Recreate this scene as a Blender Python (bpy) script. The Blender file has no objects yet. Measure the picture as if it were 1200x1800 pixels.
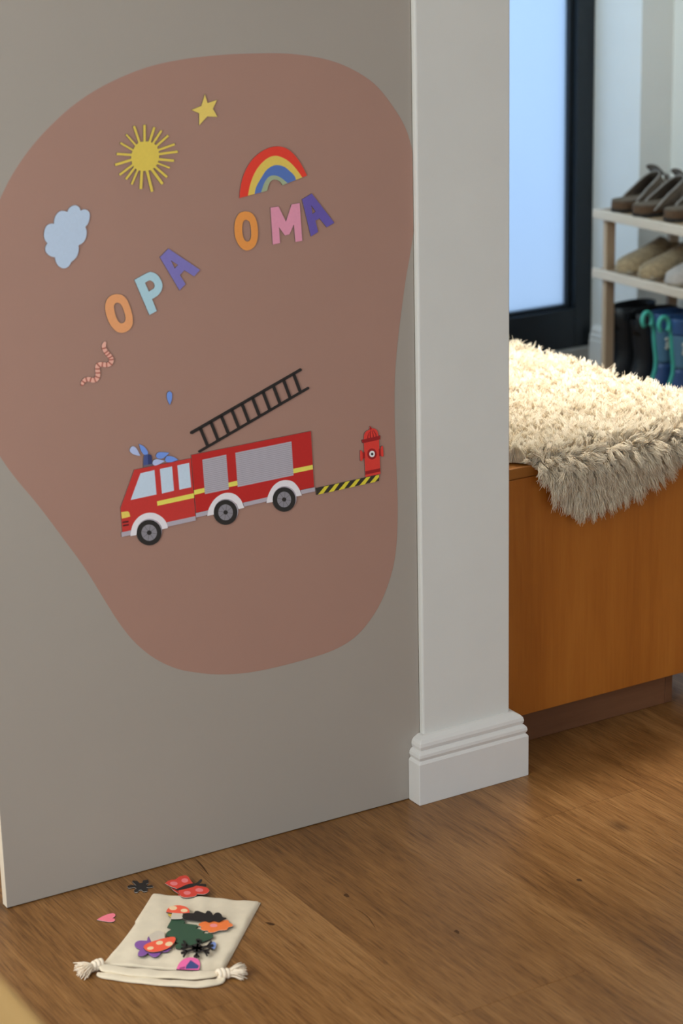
import bpy, bmesh, math, random
import numpy as np
from mathutils import Vector, Matrix
from mathutils.kdtree import KDTree
from mathutils.geometry import tessellate_polygon

random.seed(7)
rng = np.random.default_rng(7)
COL = bpy.context.scene.collection
SC = bpy.context.scene

# ------------------------------------------------------------------ camera
FPX = 3740.0                                   # focal length in pixels of the 1200x1800 frame
PITCH, ROLL, YAW = (math.radians(a) for a in (17.2, -1.33, 30.8))
CAM = Vector((-1.855, -2.902, 1.60))
def _axes():
    c, s = math.cos(PITCH), math.sin(PITCH)
    F, U, R = Vector((0, c, -s)), Vector((0, s, c)), Vector((1, 0, 0))
    cr_, sr_ = math.cos(ROLL), math.sin(ROLL)
    R, U = R * cr_ + U * sr_, U * cr_ - R * sr_
    M = Matrix.Rotation(-YAW, 3, 'Z')
    return M @ F, M @ U, M @ R
FWD, UP, RIGHT = _axes()
cam_data = bpy.data.cameras.new('camera')
cam_data.sensor_fit = 'VERTICAL'
cam_data.sensor_height = 36.0
cam_data.sensor_width = 24.0
cam_data.lens = FPX / 1800.0 * 36.0
cam_data.clip_start = 0.05
cam_data.dof.use_dof = True
cam_data.dof.focus_distance = 3.72
cam_data.dof.aperture_fstop = 4.5
cam = bpy.data.objects.new('camera', cam_data)
COL.objects.link(cam)
rot = Matrix((RIGHT, UP, -FWD)).transposed()
cam.matrix_world = Matrix.Translation(CAM) @ rot.to_4x4()
SC.camera = cam

# ------------------------------------------------------------------ view, world, window light, added lamps
SC.view_settings.view_transform = 'Standard'
SC.view_settings.look = 'None'
SC.view_settings.exposure = 0.0
SC.view_settings.gamma = 1.0
SC.view_settings.use_curve_mapping = False
SC.cycles.use_denoising = True
SC.cycles.max_bounces = 16
SC.cycles.diffuse_bounces = 14
SC.cycles.transmission_bounces = 14

world = bpy.data.worlds.new('sky')
world.use_nodes = True
SC.world = world
bg = world.node_tree.nodes['Background']
bg.inputs['Color'].default_value = (0.56, 0.74, 1.0, 1)
bg.inputs['Strength'].default_value = 1.7

def area(name, loc, target, sx, sy, power, color, spread=math.pi):
    l = bpy.data.lights.new(name, 'AREA')
    l.shape = 'RECTANGLE'; l.size = sx; l.size_y = sy
    l.energy = power; l.color = color; l.spread = spread
    o = bpy.data.objects.new(name, l)
    COL.objects.link(o)
    o.location = loc
    d = Vector(target) - Vector(loc)
    o.rotation_euler = d.to_track_quat('-Z', 'Y').to_euler()
    return o
# daylight through the room windows, then added lamps for bench and hall
area('window_light_side', (-2.27, -1.20, 1.15), (0, -1.20, 1.00), 1.4, 1.4, 34, (0.90, 0.98, 1.0))
area('window_light_recess', (-2.27, 0.30, 1.25), (0, 0.20, 0.6), 0.55, 1.3, 34, (1.0, 0.99, 0.96))
area('window_light_rear', (-0.9, -4.93, 1.30), (-0.9, -1.0, -0.55), 2.2, 1.7, 18, (0.60, 0.79, 1.0), math.radians(105))
area('added_light_rear', (1.5, -4.93, 1.30), (0.8, -1.0, 0.2), 1.4, 1.7, 7, (0.96, 0.96, 1.0), math.radians(110))  # added lamp lifting the hanging fleece and bench front; no window known there
area('added_light_hall', (0.216, 1.72, 1.55), (2.4, 1.72, 1.25), 0.8, 1.2, 50, (0.74, 0.92, 1.0))  # added lamp brightening the door reveal and rack; the wall has no window
area('added_light_fleece', (0.86, 0.64, 2.47), (0.78, 0.42, 0.55), 0.6, 0.7, 10.5, (1.0, 0.96, 0.90), math.radians(46))  # added overhead lamp for the sheepskin; the ceiling stays closed above it

# ------------------------------------------------------------------ helpers
def lin(c):
    c = c / 255.0
    return c / 12.92 if c <= 0.04045 else ((c + 0.055) / 1.055) ** 2.4
def apparent(r, g, b, k=0.60):
    """albedo of a surface that shows as this sRGB colour under the room's light k"""
    return tuple(min(0.92, lin(v) / k) for v in (r, g, b))

_mats = {}
def mat(name, color, rough=0.6, spec=0.35, noise=0.0, nscale=40.0, bump=0.0, bscale=200.0, metal=0.0, stretch=None, coat=0.0, sheen=0.0):
    if name in _mats: return _mats[name]
    m = bpy.data.materials.new(name); m.use_nodes = True
    nt = m.node_tree; b = nt.nodes['Principled BSDF']
    b.inputs['Base Color'].default_value = (*color, 1)
    b.inputs['Roughness'].default_value = rough
    b.inputs['Specular IOR Level'].default_value = spec
    b.inputs['Metallic'].default_value = metal
    b.inputs['Coat Weight'].default_value = coat
    b.inputs['Sheen Weight'].default_value = sheen
    if noise or bump:
        tc = nt.nodes.new('ShaderNodeTexCoord')
        src = tc.outputs['Object']
        if stretch:
            mp = nt.nodes.new('ShaderNodeMapping'); mp.inputs['Scale'].default_value = stretch
            nt.links.new(src, mp.inputs['Vector']); src = mp.outputs['Vector']
        if noise:
            n = nt.nodes.new('ShaderNodeTexNoise'); n.inputs['Scale'].default_value = nscale; n.inputs['Detail'].default_value = 5
            nt.links.new(src, n.inputs['Vector'])
            r = nt.nodes.new('ShaderNodeValToRGB')
            r.color_ramp.elements[0].position = 0.25; r.color_ramp.elements[1].position = 0.75
            r.color_ramp.elements[0].color = (*[max(0, v * (1 - noise)) for v in color], 1)
            r.color_ramp.elements[1].color = (*[min(1, v * (1 + noise)) for v in color], 1)
            nt.links.new(n.outputs['Fac'], r.inputs['Fac']); nt.links.new(r.outputs['Color'], b.inputs['Base Color'])
        if bump:
            n2 = nt.nodes.new('ShaderNodeTexNoise'); n2.inputs['Scale'].default_value = bscale; n2.inputs['Detail'].default_value = 4
            nt.links.new(src, n2.inputs['Vector'])
            bp = nt.nodes.new('ShaderNodeBump'); bp.inputs['Strength'].default_value = bump; bp.inputs['Distance'].default_value = 0.001
            nt.links.new(n2.outputs['Fac'], bp.inputs['Height']); nt.links.new(bp.outputs['Normal'], b.inputs['Normal'])
    _mats[name] = m
    return m

def mesh_obj(name, verts, faces, mats, parent=None, mi=None, smooth=False):
    me = bpy.data.meshes.new(name)
    me.from_pydata(verts, [], faces)
    if not isinstance(mats, (list, tuple)): mats = [mats]
    for m in mats: me.materials.append(m)
    if mi is not None: me.polygons.foreach_set('material_index', mi)
    if smooth: me.polygons.foreach_set('use_smooth', [True] * len(me.polygons))
    me.update()
    o = bpy.data.objects.new(name, me)
    COL.objects.link(o)
    if parent: o.parent = parent
    return o

def tag(o, label=None, cat=None, group=None, kind=None):
    if label: o['label'] = label
    if cat: o['category'] = cat
    if group: o['group'] = group
    if kind: o['kind'] = kind
    return o

def empty(name, loc=(0, 0, 0), rz=0.0):
    o = bpy.data.objects.new(name, None); COL.objects.link(o)
    o.location = loc; o.rotation_euler = (0, 0, rz); o.empty_display_size = 0.05
    return o

class MB:
    """collects verts and faces for one mesh"""
    def __init__(s): s.v = []; s.f = []; s.m = []
    def add(s, verts, faces, mi=0):
        k = len(s.v); s.v += [tuple(p) for p in verts]
        s.f += [tuple(i + k for i in f) for f in faces]; s.m += [mi] * len(faces)
        return s
    def box(s, x0, x1, y0, y1, z0, z1, mi=0):
        return s.add([(x0, y0, z0), (x1, y0, z0), (x1, y1, z0), (x0, y1, z0), (x0, y0, z1), (x1, y0, z1), (x1, y1, z1), (x0, y1, z1)],
                     [(0, 3, 2, 1), (4, 5, 6, 7), (0, 1, 5, 4), (1, 2, 6, 5), (2, 3, 7, 6), (3, 0, 4, 7)], mi)
    def rings(s, rings, caps=(True, True), closed=True, mi=0):
        n = len(rings[0]); v = [p for r in rings for p in r]; f = []
        for i in range(len(rings) - 1):
            for j in range(n if closed else n - 1):
                a, b = i * n + j, i * n + (j + 1) % n
                f.append((a, b, b + n, a + n))
        if caps[0]: f.append(tuple(range(n - 1, -1, -1)))
        if caps[1]: f.append(tuple((len(rings) - 1) * n + j for j in range(n)))
        return s.add(v, f, mi)
    def tube(s, pts, r, n=8, mi=0):
        pts = [Vector(p) for p in pts]; rs = r if isinstance(r, (list, tuple)) else [r] * len(pts)
        rings = []; ref = None
        for i, p in enumerate(pts):
            t = (pts[min(i + 1, len(pts) - 1)] - pts[max(i - 1, 0)]).normalized()
            if ref is None:
                ref = Vector((0, 0, 1)) if abs(t.z) < 0.9 else Vector((1, 0, 0))
            a = t.cross(ref).normalized(); b = a.cross(t).normalized(); ref = b
            rings.append([p + (a * math.cos(2 * math.pi * k / n) + b * math.sin(2 * math.pi * k / n)) * rs[i] for k in range(n)])
        return s.rings(rings, mi=mi)
    def build(s, name, mats, parent=None, smooth=False):
        return mesh_obj(name, s.v, s.f, mats, parent, s.m, smooth)

def bevel(o, w, seg=2):
    b = o.modifiers.new('bevel', 'BEVEL'); b.width = w; b.segments = seg; b.limit_method = 'ANGLE'; b.angle_limit = math.radians(35)
    return o

def ray(px, py):
    return FWD + RIGHT * ((px - 600) / FPX) - UP * ((py - 900) / FPX)

class Plane:
    """a surface of the place on which flat shapes are laid out in metres"""
    def __init__(s, o, ex, ey, ez): s.o, s.ex, s.ey, s.ez = map(Vector, (o, ex, ey, ez))
    def at(s, px, py):
        d = ray(px, py); t = (s.o - CAM).dot(s.ez) / d.dot(s.ez)
        p = CAM + d * t - s.o
        return (p.dot(s.ex), p.dot(s.ey))
    def matrix(s, a, b):
        p = s.o + s.ex * a + s.ey * b
        m = Matrix((s.ex, s.ey, s.ez)).transposed().to_4x4()
        return Matrix.Translation(p) @ m

TH = math.atan2(-0.012, 0.757)                   # the board stands a hair out of line with the wall
PANEL = Plane((0, 0, 0), (math.cos(TH), math.sin(TH), 0), (0, 0, 1), (math.sin(TH), -math.cos(TH), 0))
PANEL_RIGHT = 0.0237
def floor_plane(z): return Plane((0, 0, z), (1, 0, 0), (0, 1, 0), (0, 0, 1))

def Z(x0, y0, s, pts): return [(x0 + p[0] / s, y0 + p[1] / s) + tuple(p[2:]) for p in pts]

def smooth_loop(pts, k=6):
    """closed curve through points; a third value marks a corner"""
    n = len(pts); out = []
    P = [np.array(p[:2], float) for p in pts]; c = [len(p) > 2 for p in pts]
    for i in range(n):
        p1, p2 = P[i], P[(i + 1) % n]
        p0 = P[i - 1] if not c[i] else p1 - (p2 - p1) * 0.6
        p3 = P[(i + 2) % n] if not c[(i + 1) % n] else p2 + (p2 - p1) * 0.6
        if c[i] and c[(i + 1) % n]:
            out.append(tuple(p1)); continue
        for j in range(k):
            t = j / k
            q = 0.5 * ((2 * p1) + (-p0 + p2) * t + (2 * p0 - 5 * p1 + 4 * p2 - p3) * t * t + (-p0 + 3 * p1 - 3 * p2 + p3) * t ** 3)
            out.append(tuple(q))
    return out

def ell(cx, cy, rx, ry, n=32, rot=0.0):
    return [(cx + rx * math.cos(a) * math.cos(rot) - ry * math.sin(a) * math.sin(rot), cy + rx * math.cos(a) * math.sin(rot) + ry * math.sin(a) * math.cos(rot)) for a in (2 * math.pi * i / n for i in range(n))]

def area2(l): return sum(l[i - 1][0] * l[i][1] - l[i][0] * l[i - 1][1] for i in range(len(l))) / 2

def prism(mb, loops, z0, z1, m_top=0, m_low=1, m_card=2, split=0.72):
    """upright prism over an outline with holes: printed top, dark magnet edge, pale card edge"""
    ls = []
    for i, l in enumerate(loops):
        l = list(l)
        if (area2(l) > 0) != (i == 0): l.reverse()
        ls.append(l)
    flat = [p for l in ls for p in l]; n = len(flat)
    zm = z0 + (z1 - z0) * split
    verts = [(x, y, z1) for x, y in flat] + [(x, y, zm) for x, y in flat] + [(x, y, z0) for x, y in flat]
    faces = []; mi = []
    for t in tessellate_polygon([[Vector((x, y, 0)) for x, y in l] for l in ls]):
        a, b, c = t
        ar = (flat[b][0] - flat[a][0]) * (flat[c][1] - flat[a][1]) - (flat[c][0] - flat[a][0]) * (flat[b][1] - flat[a][1])
        if ar < 0: b, c = c, b
        faces.append((a, b, c)); mi.append(m_top)
        faces.append((a + 2 * n, c + 2 * n, b + 2 * n)); mi.append(m_low)
    k = 0
    for l in ls:
        m = len(l)
        for i in range(m):
            a, b = k + i, k + (i + 1) % m
            faces.append((a, a + n, b + n, b)); mi.append(m_card)
            faces.append((a + n, a + 2 * n, b + 2 * n, b + n)); mi.append(m_low)
        k += m
    kk = len(mb.v); mb.v += verts; mb.f += [tuple(i + kk for i in f) for f in faces]; mb.m += mi

M_EDGE = mat('magnet_edge', (0.035, 0.026, 0.024), 0.7, 0.2, noise=0.2)
M_CARD = mat('card_edge', (0.30, 0.25, 0.22), 0.7, 0.2, noise=0.1)
def paint(name, rgb, rough=0.55, k=0.60):
    return mat('print_' + name, apparent(*rgb, k=k), rough, 0.35, noise=0.03, nscale=300, bump=0.04, bscale=900)

class Magnet:
    """a flat magnet lying on a plane; printed details are thin layers, its children"""
    def __init__(s, name, plane, loops, color, label, cat, group=None, th=0.0019, z0=0.0, extra=(), card=None):
        s.plane, s.z0, s.top = plane, z0, z0 + th
        L = [[plane.at(*p[:2]) for p in l] for l in loops]
        s.c = (sum(p[0] for p in L[0]) / len(L[0]), sum(p[1] for p in L[0]) / len(L[0]))
        mb = MB()
        prism(mb, [s.sh(l) for l in L], z0, s.top)
        for e in extra: prism(mb, [s.sh([plane.at(*p[:2]) for p in e])], z0, s.top)
        s.o = mb.build(name, [color, M_EDGE, card or M_CARD])
        s.o.matrix_world = plane.matrix(*s.c)
        tag(s.o, label, cat, group)
    def sh(s, l): return [(a - s.c[0], b - s.c[1]) for a, b in l]
    def part(s, name, loops, color, lift=0.00012, parent=None, full=False, extra=()):
        mb = MB()
        z0 = s.z0 if full else s.top - 0.0004
        for ls in [loops] + [[e] for e in extra]:
            prism(mb, [s.sh([s.plane.at(*p[:2]) for p in l]) for l in ls], z0, s.top + lift, 0, 1 if full else 0, 2 if full else 0)
        return mb.build(name, [color, M_EDGE, M_CARD], parent or s.o)

# ------------------------------------------------------------------ surface materials
def wood_material(name, dark, mid, light, axis, rough=0.45, grain=1.0, knots=False, bump=0.15, spec=0.4, vein=0.5):
    m = bpy.data.materials.new(name); m.use_nodes = True
    nt = m.node_tree; N = nt.nodes; L = nt.links; b = N['Principled BSDF']
    tc = N.new('ShaderNodeTexCoord'); oi = N.new('ShaderNodeObjectInfo')
    off = N.new('ShaderNodeVectorMath'); off.operation = 'SCALE'; off.inputs['Scale'].default_value = 37.0
    comb = N.new('ShaderNodeCombineXYZ')
    for k in range(3): L.new(oi.outputs['Random'], comb.inputs[k])
    L.new(comb.outputs[0], off.inputs[0])
    add = N.new('ShaderNodeVectorMath'); L.new(tc.outputs['Object'], add.inputs[0]); L.new(off.outputs[0], add.inputs[1])
    def mapped(across, along):
        mp = N.new('ShaderNodeMapping'); sc = [across] * 3; sc[axis] = along
        mp.inputs['Scale'].default_value = sc; L.new(add.outputs[0], mp.inputs['Vector']); return mp.outputs[0]
    def noise(vec, detail=6, rough_=0.6, dist=0.0):
        n = N.new('ShaderNodeTexNoise'); n.inputs['Scale'].default_value = 1.0; n.inputs['Detail'].default_value = detail
        n.inputs['Roughness'].default_value = rough_; n.inputs['Distortion'].default_value = dist
        L.new(vec, n.inputs['Vector']); return n.outputs['Fac']
    def math_(op, a, b_):
        q = N.new('ShaderNodeMath'); q.operation = op
        for i, v in enumerate((a, b_)):
            if isinstance(v, (int, float)): q.inputs[i].default_value = v
            else: L.new(v, q.inputs[i])
        return q.outputs[0]
    big = noise(mapped(14 * grain, 1.6 * grain), 5, 0.6, 0.6)
    mid_n = noise(mapped(45 * grain, 3.0 * grain), 5, 0.6, 0.4)
    fine = noise(mapped(330 * grain, 14 * grain), 3, 0.6)
    cen_ = lambda n_, k_: math_('MULTIPLY', math_('SUBTRACT', n_, 0.5), k_)
    f = math_('ADD', math_('ADD', cen_(big, 0.45), cen_(mid_n, 0.32)), cen_(fine, 0.45 * vein))
    f = math_('ADD', f, 0.5)
    shift = math_('MULTIPLY', math_('SUBTRACT', oi.outputs['Random'], 0.5), 0.06)
    f = math_('ADD', f, shift)
    r = N.new('ShaderNodeValToRGB'); e = r.color_ramp.elements
    e[0].position = 0.33; e[0].color = (*dark, 1); e[1].position = 0.68; e[1].color = (*light, 1)
    x = e.new(0.5); x.color = (*mid, 1)
    L.new(f, r.inputs['Fac']); col = r.outputs['Color']
    if knots:
        pore = noise(mapped(520, 22), 2, 0.5)
        pr_ = N.new('ShaderNodeValToRGB'); pe = pr_.color_ramp.elements
        pe[0].position = 0.33; pe[0].color = (0.55, 0.50, 0.46, 1); pe[1].position = 0.47; pe[1].color = (1, 1, 1, 1)
        L.new(pore, pr_.inputs['Fac'])
        m2 = N.new('ShaderNodeMix'); m2.data_type = 'RGBA'; m2.blend_type = 'MULTIPLY'; m2.inputs['Factor'].default_value = 0.8
        L.new(col, m2.inputs['A']); L.new(pr_.outputs['Color'], m2.inputs['B']); col = m2.outputs['Result']
    if knots:
        v = N.new('ShaderNodeTexVoronoi'); v.voronoi_dimensions = '2D'; v.inputs['Scale'].default_value = 1.0; L.new(mapped(3.0, 1.7), v.inputs['Vector'])
        kr = N.new('ShaderNodeValToRGB'); ke = kr.color_ramp.elements
        ke[0].position = 0.008; ke[0].color = (0.10, 0.08, 0.07, 1); ke[1].position = 0.06; ke[1].color = (1, 1, 1, 1)
        L.new(v.outputs['Distance'], kr.inputs['Fac'])
        mx = N.new('ShaderNodeMix'); mx.data_type = 'RGBA'; mx.blend_type = 'MULTIPLY'; mx.inputs['Factor'].default_value = 0.6
        L.new(col, mx.inputs['A']); L.new(kr.outputs['Color'], mx.inputs['B']); col = mx.outputs['Result']
    L.new(col, b.inputs['Base Color'])
    b.inputs['Roughness'].default_value = rough; b.inputs['Specular IOR Level'].default_value = spec
    bp = N.new('ShaderNodeBump'); bp.inputs['Strength'].default_value = bump; bp.inputs['Distance'].default_value = 0.0006
    L.new(fine, bp.inputs['Height']); L.new(bp.outputs['Normal'], b.inputs['Normal'])
    return m

M_FLOOR = wood_material('oak_plank', (0.130, 0.054, 0.013), (0.245, 0.112, 0.032), (0.37, 0.190, 0.066), 1, rough=0.36, knots=True, bump=0.4, vein=1.0, spec=0.36)
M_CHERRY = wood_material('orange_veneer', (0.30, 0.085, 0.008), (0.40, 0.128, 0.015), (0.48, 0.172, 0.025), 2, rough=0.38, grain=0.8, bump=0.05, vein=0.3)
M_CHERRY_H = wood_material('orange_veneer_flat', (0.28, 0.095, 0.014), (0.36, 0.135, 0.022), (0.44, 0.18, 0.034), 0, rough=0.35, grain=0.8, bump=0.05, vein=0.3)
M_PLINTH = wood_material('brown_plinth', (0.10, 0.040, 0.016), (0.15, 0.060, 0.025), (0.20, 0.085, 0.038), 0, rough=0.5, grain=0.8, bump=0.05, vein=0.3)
M_PINE = wood_material('pale_pine', (0.60, 0.50, 0.39), (0.70, 0.60, 0.49), (0.78, 0.69, 0.58), 1, rough=0.55, grain=0.8, bump=0.05)
M_SLAT = wood_material('shaded_pine', (0.26, 0.17, 0.10), (0.34, 0.23, 0.14), (0.42, 0.30, 0.19), 1, rough=0.6, grain=0.8, bump=0.05)  # slats: pine darkened, the shade on the shelves put into its colour
M_PINE_V = wood_material('pale_pine_upright', (0.46, 0.33, 0.21), (0.54, 0.40, 0.27), (0.62, 0.48, 0.34), 2, rough=0.55, grain=0.8, bump=0.05)
M_TABLE = wood_material('ochre_wood', (0.39, 0.23, 0.072), (0.43, 0.26, 0.09), (0.47, 0.29, 0.105), 1, rough=0.5, bump=0.03)
M_WALL = mat('white_wall_paint', (0.74, 0.735, 0.70), 0.7, 0.25, noise=0.015, nscale=12, bump=0.12, bscale=260)
M_TRIM = mat('white_trim_paint', (0.76, 0.745, 0.72), 0.45, 0.4, noise=0.015, nscale=20)
M_CEIL = mat('ceiling_paint', (0.80, 0.79, 0.76), 0.8, 0.2, noise=0.01)
M_PANEL = mat('grey_board_paint', apparent(136, 129, 121), 0.48, 0.35, noise=0.012, nscale=6, bump=0.06, bscale=700)
M_PANEL_EDGE = mat('board_edge_cream', (0.70, 0.62, 0.50), 0.5, 0.3, noise=0.02)
M_BLOB = mat('terracotta_foil', apparent(139, 108, 96), 0.5, 0.3, noise=0.012, nscale=8, bump=0.06, bscale=700)
M_DOOR = mat('anthracite_frame', (0.012, 0.017, 0.022), 0.4, 0.4, noise=0.1)
M_GREY = mat('threshold_grey', (0.35, 0.34, 0.32), 0.6, 0.3, noise=0.1)
M_PAVING = mat('outside_paving', (0.22, 0.25, 0.30), 0.9, 0.1, noise=0.2, nscale=6)

m = bpy.data.materials.new('frosted_glass'); m.use_nodes = True
nt = m.node_tree; nt.nodes.remove(nt.nodes['Principled BSDF'])
tr = nt.nodes.new('ShaderNodeBsdfTranslucent'); tr.inputs['Color'].default_value = (0.86, 0.93, 0.99, 1)
gl = nt.nodes.new('ShaderNodeBsdfGlossy'); gl.inputs['Roughness'].default_value = 0.25; gl.inputs['Color'].default_value = (0.9, 0.95, 1, 1)
nz = nt.nodes.new('ShaderNodeTexNoise'); nz.inputs['Scale'].default_value = 600
bp = nt.nodes.new('ShaderNodeBump'); bp.inputs['Strength'].default_value = 0.05
nt.links.new(nz.outputs['Fac'], bp.inputs['Height']); nt.links.new(bp.outputs['Normal'], tr.inputs['Normal'])
mx = nt.nodes.new('ShaderNodeMixShader'); mx.inputs[0].default_value = 0.05
nt.links.new(tr.outputs[0], mx.inputs[1]); nt.links.new(gl.outputs[0], mx.inputs[2])
nt.links.new(mx.outputs[0], nt.nodes['Material Output'].inputs['Surface'])
M_GLASS = m

# ------------------------------------------------------------------ the room
XL, XR, YF, YB, ZC = -2.3, 2.452, -5.0, 2.272, 2.5     # room limits, ceiling
PIL_L, PIL_R, PIL_F = 0.025, 0.210, -0.010             # the white wall end
REV_X, DOOR_Y, DOOR_L, FRAME_R = 2.328, 2.501, 1.40, 2.305

def structure(name, mb, m, label, cat, parent=None, smooth=False):
    o = mb.build(name, m, parent, smooth)
    if not parent: tag(o, label, cat, kind='structure')
    return o

fl = structure('floor', MB().box(XL, XR + 0.2, YF, 3.0, -0.06, -0.008), M_FLOOR, 'warm brown oak-look plank floor', 'floor')
# planks run away from the viewer, 24 cm wide; joints as seen where they are seen
W = 0.24; PLEN = 1.40
known = {0: -0.193, -2: -0.652, -4: -0.440, -1: 0.33, -3: 0.21, -5: -1.05, 1: -0.9, 2: 0.45, 3: 1.0, 4: -0.2}
for c in range(-8, 10):
    x0, x1 = 0.13 + c * W, 0.13 + (c + 1) * W
    y0 = known.get(c, random.uniform(-1, 1))
    cuts = sorted({-1.75, 2.49} | {y0 + k * PLEN for k in range(-4, 5) if -1.6 < y0 + k * PLEN < 2.4})
    x1 = min(x1, XR - 0.001)
    if x1 - x0 < 0.05: continue
    for a, b_ in zip(cuts[:-1], cuts[1:]):
        w, h = (x1 - x0) / 2 - 0.0001, (b_ - a) / 2 - 0.0002
        o = MB().box(-w, w, -h, h, -0.008, 0).build('plank', M_FLOOR, fl)
        o.location = ((x0 + x1) / 2, (a + b_) / 2, 0)
        bevel(o, 0.0004, 1)

structure('wall_left', MB().box(PIL_L, PIL_R, PIL_F, 2.6, 0, ZC), M_WALL, 'white wall end beside the grey board, like a pillar', 'wall')
bevel(bpy.data.objects['wall_left'], 0.003, 2)
structure('wall_back', MB().box(PIL_R, DOOR_L, YB, 2.6, 0, ZC), M_WALL, 'white hall wall to one side of the glass door', 'wall')
structure('wall_niche', MB().box(REV_X, XR + 0.2, YB, 2.6, 0, ZC), M_WALL, 'white wall corner between the dark door frame and the shoe rack', 'wall')
structure('wall_right', MB().box(XR, XR + 0.2, YF, YB, 0, ZC), M_WALL, 'white hall wall behind the shoe rack', 'wall')
structure('wall_recess', MB().box(XL, PIL_L, 0.75, 0.85, 0, ZC), M_WALL, 'white wall behind the grey board', 'wall')
w = MB(); w.box(XL - 0.1, XL, YF, -1.95, 0, ZC); w.box(XL - 0.1, XL, -0.45, 0.0, 0, ZC); w.box(XL - 0.1, XL, -1.95, -0.45, 0, 0.45); w.box(XL - 0.1, XL, -1.95, -0.45, 1.95, ZC)
w.box(XL - 0.1, XL, 0.6, 0.85, 0, ZC); w.box(XL - 0.1, XL, 0.0, 0.6, 0, 0.55); w.box(XL - 0.1, XL, 0.0, 0.6, 1.95, ZC)
structure('wall_side', w, M_WALL, 'white room wall with a window, beyond the left of the picture', 'wall')
w = MB(); w.box(XL, -2.0, YF - 0.1, YF, 0, ZC); w.box(2.2, XR + 0.2, YF - 0.1, YF, 0, ZC); w.box(0.2, 0.8, YF - 0.1, YF, 0, ZC); w.box(0.8, 2.2, YF - 0.1, YF, 0, 0.1); w.box(0.8, 2.2, YF - 0.1, YF, 2.2, ZC); w.box(-2.0, 0.2, YF - 0.1, YF, 0, 0.1); w.box(-2.0, 0.2, YF - 0.1, YF, 2.2, ZC)
structure('wall_front', w, M_WALL, 'white room wall with a wide window, behind the viewer', 'wall')
M_SKY_BLOCK = mat('white_sky_block', (0.82, 0.81, 0.78), 0.8, 0.2, noise=0.02)  # added sheets filling the window openings to keep sky light out
structure('window_1', MB().box(XL - 0.09, XL - 0.02, -1.95, -0.45, 0.45, 1.95), M_SKY_BLOCK, 'unseen side window, closed by an added sheet against sky light', 'window')
structure('window_2', MB().box(XL - 0.09, XL - 0.02, 0.0, 0.6, 0.55, 1.95), M_SKY_BLOCK, 'narrow unseen window beside the board, shut by an added sky-blocking sheet', 'window')
structure('window_3', MB().box(-2.0, 0.2, YF - 0.09, YF - 0.02, 0.1, 2.2), M_SKY_BLOCK, 'wide unseen window behind the viewer, shut by an added sky-blocking sheet', 'window')
structure('added_window', MB().box(0.8, 2.2, YF - 0.09, YF - 0.02, 0.1, 2.2), M_SKY_BLOCK, 'added opening behind the viewer, filled by a sky-blocking sheet', 'window')  # made up together with the added rear lamp
structure('ceiling', MB().box(XL - 0.1, XR + 0.2, YF - 0.1, 2.6, ZC, ZC + 0.1), M_CEIL, 'white ceiling above the room and hall', 'ceiling')

# glass door
dr = empty('door_1', (DOOR_L, DOOR_Y, 0)); tag(dr, 'dark framed door with a frosted glass pane at the end of the hall', 'door', kind='structure')
dw = FRAME_R - DOOR_L
GX0, GX1, GZ0, GZ1 = 0.10, 2.260 - DOOR_L, 0.180, 2.08
def dpart(name, x0, x1, y0, y1, z0, z1, m, bw=0.002):
    o = MB().box(x0, x1, y0, y1, z0, z1).build(name, m, dr); bevel(o, bw, 2); return o
dpart('door_stile', GX1, dw + 0.022, 0, 0.07, 0.052, 2.2, M_DOOR)
dpart('door_stile', 0, GX0, 0, 0.07, 0.052, 2.2, M_DOOR)
dpart('bottom_rail', GX0, GX1, 0.0005, 0.07, 0.052, GZ0, M_DOOR)
dpart('top_rail', GX0, GX1, 0.0005, 0.07, GZ1, 2.2, M_DOOR)
dpart('glazing_bead', GX1 - 0.016, GX1, 0.022, 0.05, GZ0, GZ1, M_DOOR)
dpart('glazing_bead', GX0, GX1 - 0.016, 0.022, 0.05, GZ0, GZ0 + 0.012, M_DOOR)
dpart('pane', GX0, GX1, 0.040, 0.046, GZ0, GZ1, M_GLASS, 0.0005)
dpart('threshold', 0, dw + 0.022, -0.02, 0.09, 0.0, 0.050, M_GREY)
structure('wall_lintel', MB().box(DOOR_L, REV_X, DOOR_Y, 2.6, 2.2, ZC), M_WALL, 'white wall above the glass door', 'wall')
structure('ground', MB().box(-2, 6, 2.6, 9, -0.15, -0.05), M_PAVING, 'grey paving outside the frosted glass door', 'paving')
# skirting
PROFILE = [(0.0, 0.0), (0.025, 0.0), (0.025, 0.0770), (0.0232, 0.0800), (0.0205, 0.0818), (0.0222, 0.0842), (0.0238, 0.0885), (0.0230, 0.0935), (0.0200, 0.0975),
           (0.0165, 0.0995), (0.0182, 0.1015), (0.0193, 0.1065), (0.0180, 0.1120), (0.0140, 0.1170), (0.0060, 0.1215), (0.0, 0.1225)]
def skirting(name, path, outs, label):
    """path: plan points; outs: outward vector at each point (mitred)"""
    rings = [[(x + o[0] * p[0], y + o[1] * p[0], p[1]) for p in PROFILE] for (x, y), o in zip(path, outs)]
    mb = MB().rings(rings)
    bm = bmesh.new(); o = mb.build(name, M_TRIM)
    bm.from_mesh(o.data); bmesh.ops.recalc_face_normals(bm, faces=bm.faces); bm.to_mesh(o.data); bm.free()
    bevel(o, 0.0012, 2)
    tag(o, label, 'skirting board', kind='structure')
    return o
skirting('baseboard_left', [(PIL_L, 0.0), (PIL_L, PIL_F), (PIL_R, PIL_F), (PIL_R, YB)], [(-1, 0), (-1, -1), (1, -1), (1, 0)], 'white moulded skirting board around the foot of the wall end')
skirting('baseboard_niche', [(REV_X, DOOR_Y - 0.02), (REV_X, YB), (XR, YB)], [(-1, 0), (-1, -1), (0, -1)], 'white moulded skirting board between the dark door and the shoe rack')
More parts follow.
